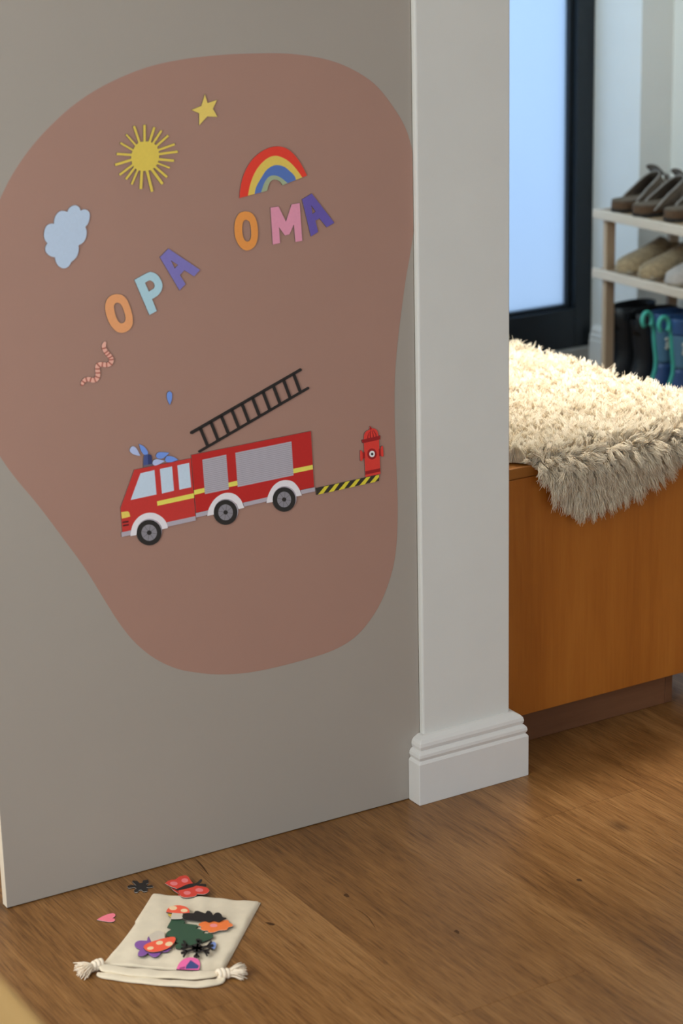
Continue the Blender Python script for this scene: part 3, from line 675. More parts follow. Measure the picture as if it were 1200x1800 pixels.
strip('hem', fpath([(176, 1697), (205, 1704), (250, 1709), (300, 1712), (345, 1713), (384, 1710)], 8, 0.008), 0.021, 0.0052, 0.0042, M_COTTON, 1)
strip('hem', fpath([(171, 1711), (205, 1717), (250, 1722), (300, 1727), (345, 1729), (375, 1726), (394, 1720)], 8, 0.004), 0.017, 0.0052, 0.0003, M_COTTON, 2)
def knot_tassel(px, direction, length, nst, seed, spread):
    """cord knot and frayed end; direction in plan"""
    r_ = random.Random(seed); base = Vector((*floor_plane(0.007).at(*px), 0.0075)) - bo; d = Vector(direction).normalized(); sdir = Vector((-d.y, d.x, 0))
    kn = MB()
    for off, rad in ((-0.006, 0.0068), (0.0, 0.0078), (0.006, 0.0066)):
        c = base + d * off; ring = [c + (sdir * math.cos(a) + Vector((0, 0, 1)) * math.sin(a)) * rad * 0.72 + d * 0.0022 * math.sin(a + seed) for a in (2 * math.pi * k / 18 for k in range(19))]
        kn.tube(ring, 0.0036, 8)
    kn.build('knot', M_CORD, bag, True)
    ts = MB()
    for i in range(nst):
        a = r_.uniform(-spread, spread); u = (d * math.cos(a) + sdir * math.sin(a)); Ls = length * r_.uniform(.65, 1.08); b0 = base + d * 0.008 + sdir * r_.uniform(-.004, .004) + Vector((0, 0, r_.uniform(-.004, .004)))
        zt = r_.uniform(-0.0065, 0.006)
        pts = [b0 + u * Ls * f_ + Vector((0, 0, zt * f_ + 0.002 * math.sin(f_ * 3.1))) + sdir * r_.uniform(-.0012, .0012) * f_ for f_ in (0, .25, .5, .75, 1)]
        pts = [Vector((p.x, p.y, max(p.z, 0.001))) for p in pts]
        ts.tube(pts, [0.0014, 0.0013, 0.0012, 0.001, 0.0006], 5)
    tag(ts.build('tassel', M_CORD, bag, True), kind='stuff')
knot_tassel((170, 1697), (-0.80, -0.10, 0), 0.026, 120, 3, 0.75)
knot_tassel((392, 1712), (0.9, -0.35, 0), 0.027, 130, 5, 0.70)

# butterflies
BF = 'butterfly magnets at the end of the bag'
bw = [(533, 163, 1), (560, 140), (610, 121), (655, 117), (690, 90), (730, 75), (775, 70), (807, 87), (835, 130), (862, 162), (905, 190), (970, 200), (1025, 215), (1051, 243), (1035, 272), (990, 290), (910, 288, 1), (893, 310), (830, 325), (760, 328), (720, 312), (700, 270), (690, 243, 1), (660, 220), (600, 200)]
RED_B, DOT_B = fpaint('butterfly_red', (192, 62, 50)), fpaint('butterfly_dot', (206, 112, 114))
cbx, cby = 790, 205
lower = [(605, 200), (612, 222), (640, 250), (690, 282, 1), (684, 322, 1), (712, 332), (800, 305), (950, 250), (900, 200), (700, 120), (620, 160)]
Magnet('butterfly_magnet', floor_plane(0.003), [smooth_loop(A7(lower), 4)], RED_B, 'red butterfly magnet mostly hidden under another butterfly', 'magnet', BF, th=0.0018, card=M_CARD2)
bf = Magnet('butterfly_magnet', floor_plane(0.0075), [smooth_loop(A7(bw), 4)], RED_B, 'red butterfly magnet with pink dots and black body, on top', 'magnet', BF, th=0.0018, card=M_CARD2)
for e in ((637, 165, 45, 22, .08), (765, 130, 40, 25, 0), (793, 275, 42, 22, 0), (935, 242, 46, 22, .05)): bf.part('wing_dot', [A7(ell(*e[:4], 24, e[4]))], DOT_B)
bf.part('butterfly_body', [smooth_loop(A7([(655, 240), (720, 210), (780, 182), (850, 166), (895, 163), (935, 130), (955, 116), (970, 128), (945, 160), (925, 172, 1), (1005, 172), (1016, 188), (1000, 197), (910, 188), (870, 202), (800, 222), (720, 240), (680, 245)]), 4)], BK, 0.0003)

# magnets on the bag; z is the top of the cloth, higher for those lying on others
def zb(z): return floor_plane(BAG_T + z)
OB = 'loose magnets on the cotton bag'
GREEN = fpaint('green', (50, 76, 58)); MRED, MSTEM, MDOT = fpaint('toadstool_red', (226, 86, 62)), fpaint('toadstool_stem', (184, 173, 158)), fpaint('toadstool_dot', (222, 186, 148))
Magnet('yellow_magnet', zb(0.0006), [B6([(445, 150), (560, 150), (540, 215), (490, 212), (455, 186)])], fpaint('yellow', (196, 165, 70)), 'yellow magnet peeping out under the small toadstool', 'magnet', OB, th=0.0018, card=M_CARD2)
tree = [(490, 225), (620, 235), (632, 258), (612, 270), (690, 277), (755, 285), (770, 300), (742, 322), (790, 330), (842, 350), (818, 372), (900, 375), (928, 390), (928, 412), (900, 432), (830, 460), (760, 480), (690, 500), (640, 518), (575, 540), (538, 532), (527, 508), (545, 488), (572, 478), (540, 468), (505, 440), (480, 412), (435, 402), (427, 380), (450, 355), (482, 335), (478, 318), (443, 308)]
Magnet('tree_magnet', zb(0.0006), [B6(tree)], GREEN, 'dark green fir tree magnet in the middle of the bag', 'magnet', OB, th=0.0018, card=GREEN)
leaf = [(598, 190, 1), (640, 168), (690, 160), (722, 160), (735, 142), (765, 137), (805, 150), (845, 162), (860, 140), (885, 137), (912, 155), (928, 182), (950, 160), (985, 155), (1012, 172), (1030, 203), (1066, 212, 1), (1030, 226), (990, 248), (952, 240), (925, 236), (885, 250), (842, 236), (780, 240), (715, 230), (660, 226), (625, 213)]
Magnet('leaf_magnet', zb(0.004), [smooth_loop(B6(leaf), 4)], BK, 'black lobed leaf magnet lying over the orange flower', 'magnet', OB, th=0.0018, card=BK)
flo = [(772, 287), (795, 262), (835, 250), (860, 240), (920, 232), (960, 245), (1010, 242), (1050, 236), (1088, 238), (1097, 262), (1128, 277), (1132, 297), (1088, 312), (1068, 337), (1010, 342), (985, 345), (955, 357), (915, 366), (878, 362), (868, 345), (825, 345), (797, 328), (802, 306)]
f1 = Magnet('flower_magnet', zb(0.0015), [smooth_loop(B6(flo), 4)], fpaint('orange', (226, 112, 58)), 'orange flower magnet with a pink centre on the bag', 'magnet', OB, th=0.0018, card=M_CARD2)
f1.part('flower_centre', [B6(ell(933, 292, 40, 18))], fpaint('flower_pink', (214, 128, 128)))
t1 = Magnet('toadstool_magnet', zb(0.0035), [smooth_loop(B6([(498, 150, 1), (607, 150, 1), (606, 205), (600, 217), (560, 221), (495, 221), (482, 208)]), 4)], MSTEM, 'small red toadstool magnet standing upright beside the black leaf', 'magnet', OB, th=0.0018, card=M_CARD2)
c1 = t1.part('toadstool_cap', [smooth_loop(B6([(432, 150, 1), (445, 120), (480, 93), (550, 78), (620, 87), (665, 113), (681, 156, 1), (600, 163), (500, 158)]), 4)], MRED, 0.00006, full=True)
for e in ((505, 108, 42, 22), (622, 134, 37, 18)): t1.part('cap_dot', [B6(ell(*e, 24))], MDOT, 0.00018, c1)
pf = [(100, 490), (115, 465), (160, 450), (230, 453, 1), (238, 420), (250, 411), (270, 440), (300, 460), (400, 470), (465, 520), (472, 545), (440, 568), (380, 570, 1), (360, 600), (325, 622), (285, 618), (258, 600), (240, 578, 1), (205, 605), (155, 614), (134, 600), (142, 568), (162, 542, 1), (130, 532), (105, 512)]
Magnet('flower_magnet', zb(0.0006), [smooth_loop(B6(pf), 4)], fpaint('purple', (122, 78, 144)), 'purple flower magnet partly under the tipped toadstool', 'magnet', OB, th=0.0018, card=fpaint('purple_edge', (150, 120, 170)))
t2 = Magnet('toadstool_magnet', zb(0.0030), [smooth_loop(B6([(248, 400, 1), (290, 370), (350, 346), (412, 366, 1), (420, 430, 1), (280, 470, 1)]), 4)], MSTEM, 'red toadstool magnet tipped over on the purple flower', 'magnet', OB, th=0.0018, card=M_CARD2)
c2 = t2.part('toadstool_cap', [smooth_loop(B6([(193, 522, 1), (205, 498), (260, 470), (350, 441), (420, 424), (490, 411), (525, 418), (529, 450), (490, 505), (430, 541), (350, 566), (270, 571), (215, 550)]), 4)], MRED, 0.00006, full=True)
for e in ((265, 532, 35, 17), (362, 475, 37, 20), (462, 487, 40, 23)): t2.part('cap_dot', [B6(ell(*e, 24, -.15))], MDOT, 0.00018, c2)
cen = (757, 527); arms = [(778, 430), (592, 487), (588, 578), (752, 627), (887, 577), (930, 495)]; ex = []
for ax, ay in arms:
    c = np.array(cen, float); d = np.array((ax, ay), float) - c; Ld = np.linalg.norm(d); u = d / Ld; n_ = np.array((-u[1], u[0])); wd = 10.5 * (0.75 + .25 * abs(u[1]))
    ex.append(B6([tuple(c - n_ * wd), tuple(c + d - n_ * wd), tuple(c + d + n_ * wd), tuple(c + n_ * wd)]))
    for sgn in (1, -1):
        b0, b1 = c + d * .62, c + d * .93 + n_ * sgn * Ld * .26
        v_ = (b1 - b0) / np.linalg.norm(b1 - b0); m_ = np.array((-v_[1], v_[0])) * wd * .8
        ex.append(B6([tuple(b0 - m_), tuple(b1 - m_), tuple(b1 + m_), tuple(b0 + m_)]))
Magnet('drop_magnet', zb(0.0006), [smooth_loop(B6([(880, 482, 1), (925, 462), (953, 475), (957, 505), (940, 545, 1), (905, 520)]), 4)], fpaint('blue', (118, 138, 192)), 'small blue magnet under an arm of the black snowflake', 'magnet', OB, th=0.0018, card=M_CARD2)
Magnet('snowflake_magnet', zb(0.0030), [B6(ell(cen[0], cen[1], 58, 44, 12))], BK, 'black branched snowflake magnet lying across the green tree', 'magnet', OB, th=0.0018, extra=ex, card=BK)
pk = Magnet('round_magnet', zb(0.0010), [smooth_loop(B6([(540, 752, 1), (568, 692), (620, 645), (690, 628), (752, 641), (787, 676), (788, 720), (775, 760, 1)]), 4)], fpaint('pink', (216, 98, 152)), 'round pink magnet with navy shapes tucked under the bag hem', 'magnet', OB, th=0.0018, card=fpaint('pink_edge', (150, 70, 120)))
pk.part('navy_shape', [B6([(690, 658), (778, 718), (765, 746), (636, 750), (645, 715)])], fpaint('navy', (58, 68, 118)))
pk.part('purple_shape', [B6([(575, 738), (632, 724), (628, 750), (570, 752)])], fpaint('plum', (140, 60, 110)))

# ------------------------------------------------------------------ wooden bench with the sheepskin
BX0, BX1, BY0, BY1, BZ = 0.238, 0.80, 0.061, 1.12, 0.549
bench = empty('wooden_bench', ((BX0 + BX1) / 2, (BY0 + BY1) / 2, 0)); tag(bench, 'low orange-brown wooden chest bench beside the white wall end', 'bench')
def bpart(name, x0, x1, y0, y1, z0, z1, m_, bw_=0.0015):
    o = bench.location
    return bevel(MB().box(x0 - o.x, x1 - o.x, y0 - o.y, y1 - o.y, z0, z1).build(name, m_, bench), bw_, 2)
bpart('end_panel', BX0, BX1, BY0, BY0 + 0.02, 0.070, 0.5275, M_CHERRY)
bpart('end_panel', BX0, BX1, BY1 - 0.02, BY1, 0.070, 0.5275, M_CHERRY)
bpart('side_panel', BX1 - 0.02, BX1, BY0 + 0.0205, BY1 - 0.0205, 0.070, 0.5275, M_CHERRY)
bpart('side_panel', BX0, BX0 + 0.02, BY0 + 0.0205, BY1 - 0.0205, 0.070, 0.5275, M_CHERRY)
bpart('bench_top', BX0 - 0.0, BX1 + 0.002, BY0 - 0.002, BY1 + 0.002, 0.5285, BZ, M_CHERRY_H, 0.002)
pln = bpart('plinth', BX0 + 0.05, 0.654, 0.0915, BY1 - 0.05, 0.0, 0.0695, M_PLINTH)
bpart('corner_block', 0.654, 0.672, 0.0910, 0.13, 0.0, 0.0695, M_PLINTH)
bpart('bottom_board', BX0 + 0.02, BX1 - 0.02, BY0 + 0.02, BY1 - 0.02, 0.0697, 0.085, M_CHERRY_H)

M_WOOL = mat('cream_wool', (0.965, 0.885, 0.73), 0.85, 0.1, noise=0.01, nscale=30, sheen=0.3)
_nt = M_WOOL.node_tree; _b = _nt.nodes['Principled BSDF']
_tr = _nt.nodes.new('ShaderNodeBsdfTranslucent'); _tr.inputs['Color'].default_value = (0.975, 0.895, 0.74, 1)
_mx = _nt.nodes.new('ShaderNodeMixShader'); _mx.inputs[0].default_value = 0.4
_nt.links.new(_b.outputs[0], _mx.inputs[1]); _nt.links.new(_tr.outputs[0], _mx.inputs[2]); _nt.links.new(_mx.outputs[0], _nt.nodes['Material Output'].inputs['Surface'])
M_HIDE = mat('hide', (0.92, 0.82, 0.66), 0.9, 0.1, noise=0.1)
SK = [(0.245, 0.06), (0.275, 0.02), (0.31, -0.015), (0.35, -0.052), (0.39, -0.085), (0.425, -0.102), (0.46, -0.096), (0.52, -0.076), (0.59, -0.052), (0.66, -0.028), (0.72, -0.008), (0.81, 0.03)]
sk_x, sk_v = zip(*SK)
def hem_v(x): return np.interp(x, sk_x, sk_v)
V1 = 1.02
def skin_pt(x, v):
    """sheet over the bench top, bending over its end: position and outward normal"""
    r_ = 0.014; arc = r_ * math.pi / 2
    ztop, yf = BZ + 0.003, BY0 - 0.004
    p = np.zeros((len(x), 3)); n = np.zeros((len(x), 3)); p[:, 0] = x
    top, mid, dn = v > 0, (v <= 0) & (v > -arc), v <= -arc
    p[top, 1] = yf + r_ + v[top]; p[top, 2] = ztop; n[top, 2] = 1
    a = -v[mid] / r_
    p[mid, 1] = yf + r_ - r_ * np.sin(a); p[mid, 2] = ztop - r_ + r_ * np.cos(a); n[mid, 1] = -np.sin(a); n[mid, 2] = np.cos(a)
    p[dn, 1] = yf - 0.004; p[dn, 2] = ztop - r_ + (v[dn] + arc); n[dn, 1] = -1
    return p, n
rug = empty('sheepskin', ((BX0 + BX1) / 2, (BY0 + BY1) / 2, BZ)); tag(rug, 'shaggy cream sheepskin draped over the wooden bench', 'sheepskin')
ro = np.array(rug.location)
nx_, nv_ = 40, 60; gx = np.repeat(np.linspace(0.280, 0.782, nx_), nv_); tt = np.tile(np.linspace(0, 1, nv_), nx_)
gv = (hem_v(gx) + np.where(gx < 0.34, 0.034, 0.014)) * (1 - tt) + V1 * tt
gp, gn = skin_pt(gx, gv)
fcs = [(i * nv_ + j, (i + 1) * nv_ + j, (i + 1) * nv_ + j + 1, i * nv_ + j + 1) for i in range(nx_ - 1) for j in range(nv_ - 1)]
hide = mesh_obj('hide', (gp - ro).tolist(), fcs, M_HIDE, rug, smooth=True)
sm = hide.modifiers.new('solid', 'SOLIDIFY'); sm.thickness = 0.004; sm.offset = 1
# wool locks: each a tapering crimped strand, gathered in tufts
def wool(n, lo, hi):
    NC = 8200
    x = rng.uniform(0.258, 0.80, n * 2); v = -0.115 + (V1 + 0.115) * rng.uniform(0, 1, n * 2) ** 1.25; v[::5] = rng.uniform(-0.115, 0.035, len(v[::5]))
    keep = v > hem_v(x); x, v = x[keep][:n], v[keep][:n]; n = len(x)
    p, nr = skin_pt(x, v)
    cx = rng.uniform(0.25, 0.81, NC); cv = rng.uniform(-0.125, V1, NC)
    kd = KDTree(len(cx))
    for k in range(len(cx)): kd.insert((cx[k], cv[k], 0), k)
    kd.balance()
    near = np.array([kd.find((a, b_, 0))[1] for a, b_ in zip(x.tolist(), v.tolist())])
    cp, cn = skin_pt(cx, cv)
    down = np.clip(-cv / 0.05, 0, 1)
    ang = rng.uniform(0, 2 * np.pi, NC); lean = 0.55 * rng.uniform(0.4, 1.2, NC)
    cdir = cn * (0.80 - 0.40 * down)[:, None] + np.stack([np.cos(ang) * lean * (1 - .6 * down), np.sin(ang) * lean * (1 - down), -1.0 * down], 1)
    clenk = 1 + 0.25 * down; fan = (cx - 0.42) * down * 3.2; cdir[:, 0] += fan
    cdir /= np.linalg.norm(cdir, axis=1)[:, None]
    clen = clenk * rng.uniform(0.023, 0.037, NC) * (1 + 0.15 * np.sin(cx * 31) * np.sin(cv * 23))
    ctip = cp + cdir * clen[:, None]
    own = p + cdir[near] * (clen[near] * rng.uniform(0.75, 1.1, n))[:, None] + rng.normal(0, 0.004, (n, 3))
    pull = (rng.uniform(0.30, 0.72, n) * (1 - 0.45 * np.clip(-v / 0.04, 0, 1)))[:, None]
    tip = own * (1 - pull) + ctip[near] * pull
    seg = 5; ts = np.linspace(0, 1, seg)
    ax = tip - p; L_ = np.linalg.norm(ax, axis=1)[:, None]; axn = ax / L_
    L_ = np.minimum(L_, clen[near][:, None] * 1.15); tip = p + axn * L_
    s1 = np.cross(axn, rng.normal(0, 1, (n, 3))); s1 /= np.linalg.norm(s1, axis=1)[:, None]; s2 = np.cross(axn, s1)
    mid = p + nr * L_ * (0.45 - 0.10 * np.clip(-v / 0.04, 0, 1))[:, None]
    ph = rng.uniform(0, 6.28, n)[:, None]; amp = (rng.uniform(0.0010, 0.0024, n) * (1 + 0.5 * np.clip(-v / 0.04, 0, 1)))[:, None]
    V_ = np.empty((n, seg * 3, 3))
    r0 = rng.uniform(lo, hi, n)[:, None]
    for k, t in enumerate(ts):
        c = p * (1 - t) ** 2 + mid * 2 * t * (1 - t) + tip * t * t
        c = c + s1 * amp * np.sin(ph + t * 15) * t ** .5 + s2 * amp * np.cos(ph * 1.7 + t * 14) * t ** .5
        rr = r0 * (1.0 - 0.75 * t ** 1.6)
        for q_ in range(3):
            a = 2 * np.pi * q_ / 3
            V_[:, k * 3 + q_] = c + (s1 * math.cos(a) + s2 * math.sin(a)) * rr
    F = []
    for k in range(seg - 1):
        for q_ in range(3): F.append((k * 3 + q_, k * 3 + (q_ + 1) % 3, k * 3 + 3 + (q_ + 1) % 3, k * 3 + 3 + q_))
    F = np.array(F)
    faces = (F[None] + (np.arange(n) * seg * 3)[:, None, None]).reshape(-1, 4)
    tipf = (np.array([[seg * 3 - 3, seg * 3 - 2, seg * 3 - 1]])[None] + (np.arange(n) * seg * 3)[:, None, None]).reshape(-1, 3)
    V_ = (V_ - ro).reshape(-1, 3)
    me = bpy.data.meshes.new('wool')
    nq, ntri = len(faces), len(tipf)
    me.vertices.add(len(V_)); me.vertices.foreach_set('co', V_.ravel())
    me.loops.add(nq * 4 + ntri * 3); me.loops.foreach_set('vertex_index', np.concatenate([faces.ravel(), tipf.ravel()]))
    me.polygons.add(nq + ntri)
    me.polygons.foreach_set('loop_start', np.concatenate([np.arange(nq) * 4, nq * 4 + np.arange(ntri) * 3]))
    me.polygons.foreach_set('use_smooth', np.ones(nq + ntri, bool))
    me.materials.append(M_WOOL); me.update(calc_edges=True); me.validate()
    o = bpy.data.objects.new('wool', me); COL.objects.link(o); o.parent = rug
    tag(o, kind='stuff'); return o
wool(106000, 0.0008, 0.0014)

# ------------------------------------------------------------------ shoe rack
RX0, RX1, RY0, RY1 = 2.073, 2.395, 1.15, 2.175
rack = empty('shoe_rack', ((RX0 + RX1) / 2, (RY0 + RY1) / 2, 0)); tag(rack, 'pale pine slatted shoe rack beside the dark glass door', 'shoe rack')
def rpart(name, x0, x1, y0, y1, z0, z1, m_, parent=None, bw_=0.0025):
    o = rack.location
    return bevel(MB().box(x0 - o.x, x1 - o.x, y0 - o.y, y1 - o.y, z0, z1).build(name, m_, parent or rack), bw_, 2)
SH = (0.562, 0.382)
for z in SH:
    front = rpart('shelf_rail', RX0, RX0 + 0.018, RY0, RY1, z - 0.027, z + 0.0005, M_PINE)
    rpart('shelf_rail', RX1 - 0.018, RX1, RY0, RY1, z - 0.027, z + 0.0005, M_PINE)
    for k in range(5):
        x0 = RX0 + 0.024 + k * 0.0555; rpart('slat', x0, x0 + 0.048, RY0 + 0.002, RY1 - 0.002, z - 0.014, z - 0.002, M_SLAT)
for y in (RY1 - 0.045, RY0 + 0.02):
    for x in (RX0 + 0.020, RX1 - 0.055): rpart('leg', x, x + 0.035, y, y + 0.018, 0.0, SH[0] - 0.0145, M_PINE_V)
    for z in SH: rpart('cross_bar', RX0 + 0.0185, RX1 - 0.0185, y + 0.0185, y + 0.032, z - 0.026, z - 0.0145, M_PINE)

# ------------------------------------------------------------------ shoes
def foot_w(x, L, w):
    """half width of a sole at x from the heel"""
    f = x / L
    return w * float(np.interp(f, [0, .03, .10, .2, .4, .6, .75, .88, .95, 1], [.0, .42, .66, .72, .66, .88, 1.0, .86, .60, .0]))
def sole_loop(L, w, n=26):
    xs = [L * (0.5 - 0.5 * math.cos(math.pi * i / n)) for i in range(n + 1)]
    return [(x, -foot_w(x, L, w)) for x in xs] + [(x, foot_w(x, L, w)) for x in xs[-2:0:-1]]
def sole(name, L, w, z0, z1, m_, parent, grow=0.0):
    lo = [((x - L / 2) * (1 + grow) + L / 2, y * (1 + grow * 3)) for x, y in sole_loop(L, w)]
    return bevel(MB().rings([[(x, y, z0) for x, y in lo], [(x, y, z1) for x, y in lo]]).build(name, m_, parent, True), 0.003, 2)
def arch_upper(parent, name, L, w, zs, hs, m_, slant, thick=0.0028, n=14, base=0.028, trim=None):
    """upper over the fore foot: arches from the toe (first) back to the opening (last)"""
    rings = []
    for i, (x, h) in enumerate(zip(zs, hs)):
        k = i / (len(zs) - 1); r_ = []
        for j in range(n + 1):
            a = math.pi * j / n; wy = max(foot_w(max(min(x - slant * k * (1 - math.sin(a)), L * .995), 0.004), L, w), 0.004) + 0.002
            r_.append((x - slant * k * (1 - math.sin(a)), -wy * math.copysign(abs(math.cos(a)) ** 0.75, math.cos(a)), base - 0.006 + (h - base + 0.006) * math.sin(a) ** 0.85))
        rings.append(r_)
    o = MB().rings(rings, caps=(True, False), closed=False).build(name, m_, parent, True)
    s = o.modifiers.new('solid', 'SOLIDIFY'); s.thickness = thick; s.offset = 0
    if trim: MB().tube(rings[-1], 0.0026, 8).build('trim', trim, o, True)
    return rings
M_SUEDE = mat('brown_suede', (0.095, 0.069, 0.048), 0.95, 0.1, noise=0.25, nscale=40, bump=0.3, bscale=400, sheen=0.3)
M_CORK = mat('cork', (0.115, 0.068, 0.040), 0.85, 0.15, noise=0.4, nscale=260)
M_FOOTBED = mat('footbed_suede', (0.15, 0.118, 0.088), 0.95, 0.1, noise=0.15)
M_SOLE = mat('dark_rubber', (0.03, 0.027, 0.025), 0.8, 0.2, noise=0.2)
M_TRIMSH = mat('pale_leather_edge', (0.36, 0.33, 0.30), 0.8, 0.2, noise=0.1)
M_BUCKLE = mat('buckle_metal', (0.62, 0.60, 0.56), 0.3, 0.5, metal=1.0, noise=0.05)
def clog(y, x, z, rz, label):
    t = empty('clog', (x, y, z), rz); tag(t, label, 'shoe', 'brown suede clogs on the top shelf'); L_, w_ = 0.265, 0.048
    sole('sole', L_, w_, 0.0, 0.008, M_SOLE, t, .01); sole('cork_midsole', L_, w_, 0.0082, 0.030, M_CORK, t); sole('footbed', L_, w_, 0.0302, 0.036, M_FOOTBED, t, -.005)
    xs = [.262, .256, .244, .226, .208, .190, .172]; hs_ = [.042, .058, .070, .080, .089, .098, .106]
    arch_upper(t, 'upper', L_, w_, xs, hs_, M_SUEDE, 0.125, base=0.024, trim=M_TRIMSH)
    # instep strap with a buckle, and the tongue flap standing up behind it
    st_ = MB().rings([[(x0 - 0.05 * (1 - math.sin(a)), -0.050 * math.cos(a), 0.030 + (0.076 - (x0 - .176) * .5) * math.sin(a) ** .8) for a in (math.pi * j / 14 for j in range(15))] for x0 in (0.176, 0.206)], caps=(False, False), closed=False).build('strap', M_SUEDE, t, True)
    s = st_.modifiers.new('solid', 'SOLIDIFY'); s.thickness = 0.004; s.offset = 1
    fl_ = MB().rings([[(0.178 - 0.026 * k, -0.030 * math.cos(a), 0.096 + 0.022 * k + 0.010 * math.sin(a)) for a in (math.pi * j / 8 for j in range(9))] for k in (0, .5, 1)], caps=(False, False), closed=False).build('tongue', M_SUEDE, t, True)
    s = fl_.modifiers.new('solid', 'SOLIDIFY'); s.thickness = 0.004
    bk = MB().tube([(0.178 + 0.013 * math.cos(a), -0.033 + 0.006 * math.sin(a), 0.090 + 0.013 * math.sin(a)) for a in (2 * math.pi * k / 16 for k in range(17))], 0.0022, 6).build('buckle', M_BUCKLE, t, True)
    return t
clog(2.085, 2.082, SH[0] + 0.0008, 0.05, 'brown suede clog on the top shelf nearest the door')
clog(1.985, 2.080, SH[0] + 0.0008, -0.04, 'brown suede clog with pale edging, second from the door')
clog(1.862, 2.098, SH[0] + 0.0008, 0.02, 'brown suede clog cut off by the picture edge on the top shelf')

M_FELT = mat('tan_boucle', (0.36, 0.265, 0.155), 0.98, 0.05, noise=0.55, nscale=170, bump=1.0, bscale=220, sheen=0.2)
M_GUM = mat('pale_sole', (0.40, 0.34, 0.26), 0.8, 0.2, noise=0.1)
M_PALE = mat('pale_suede', (0.47, 0.42, 0.38), 0.95, 0.1, noise=0.12, nscale=60)
def slipper(y, x, z, rz, label, m_, name='slipper'):
    t = empty(name, (x, y, z), rz); tag(t, label, 'shoe', 'shoes on the lower shelf'); L_, w_ = 0.262, 0.049
    # built heel at 0, toe at L; set down turned so the toe faces the room
    g = lambda nm, z0, z1, mm, gr=0.0: sole(nm, L_, w_, z0, z1, mm, t, gr)
    g('sole', 0, 0.012, M_GUM, .012); g('insole', 0.0122, 0.020, M_SOLE, -.02)
    xs = [.262, .258, .248, .225, .195, .160, .125, .095]; hs_ = [.018, .031, .039, .046, .054, .065, .080, .092]
    arch_upper(t, 'upper', L_, w_, xs, hs_, m_, 0.05, 0.004, base=0.012)
    ring = [(x_, y_) for x_, y_ in sole_loop(L_, w_) if x_ < 0.085]
    lo_ = sorted([p for p in ring if p[1] <= 0], key=lambda p: -p[0]); hi_ = sorted([p for p in ring if p[1] > 0], key=lambda p: p[0])
    pth = lo_ + hi_
    ct = MB().rings([[(x_, y_ * 1.03, h_ * (1 + .25 * (x_ / .085)) if h_ > .02 else h_) for x_, y_ in pth] for h_ in (0.012, 0.035, 0.060)], caps=(False, False), closed=False).build('heel_counter', m_, t, True)
    s = ct.modifiers.new('solid', 'SOLIDIFY'); s.thickness = 0.004
    return t
def toe_out(y, x_toe, z, dev, label, m_, name='slipper'):
    """toe at x_toe, pointing towards the open side of the rack"""
    rz = math.pi + dev; return slipper(y, x_toe + 0.262 * math.cos(dev), z, rz, label, m_, name)
toe_out(2.062, 2.082, SH[1] + 0.0008, 0.015, 'tan woven slipper on the lower shelf nearest the door', M_FELT)
toe_out(1.945, 2.080, SH[1] + 0.0008, -0.015, 'tan woven slipper on the lower shelf beside the pale shoe', M_FELT)
toe_out(1.825, 2.080, SH[1] + 0.0008, 0.0, 'pale suede shoe at the picture edge on the lower shelf', M_PALE, 'suede_shoe')

def boot(name, loc, rz, H, L_, w_, mats, label, group, levels=None):
    """heel at local -x end, toe at +x; shaft above the heel; mats(z)->slot list"""
    t = empty(name, loc, rz); tag(t, label, 'boot', group)
    def ringz(z, x0, x1, hw_, p=2.3, n=28, tilt=0.0):
        cx_, rx = (x0 + x1) / 2, (x1 - x0) / 2
        return [(cx_ + rx * math.copysign(abs(math.cos(a)) ** (2 / p), math.cos(a)), hw_ * math.copysign(abs(math.sin(a)) ** (2 / p), math.sin(a)), z + tilt * math.cos(a)) for a in (2 * math.pi * k / n for k in range(n))]
    sd = L_ * 0.46                                  # depth of the shaft
    prof = [(0.014, -.008, L_, w_), (0.03, -.012, L_, w_ * 1.04), (0.05, -.012, L_ * .985, w_ * 1.03), (0.066, -.009, L_ * .94, w_ * .99), (0.080, -.004, L_ * .84, w_ * .94), (0.094, .002, L_ * .70, w_ * .89), (0.110, .007, L_ * .60, w_ * .85), (0.135, .009, L_ * .54, w_ * .85)]
    prof += [(0.135 + (H - 0.135) * f, 0.006 - 0.014 * f, sd + L_ * .06 + 0.010 * f, w_ * (.87 + .13 * f)) for f in (.35, .7, 1.0)]
    return t, ringz, prof
M_BOOT = mat('black_rubber', (0.010, 0.011, 0.013), 0.5, 0.4, noise=0.15, bump=0.05)
M_ELAST = mat('black_elastic', (0.006, 0.006, 0.007), 0.9, 0.1, noise=0.2)
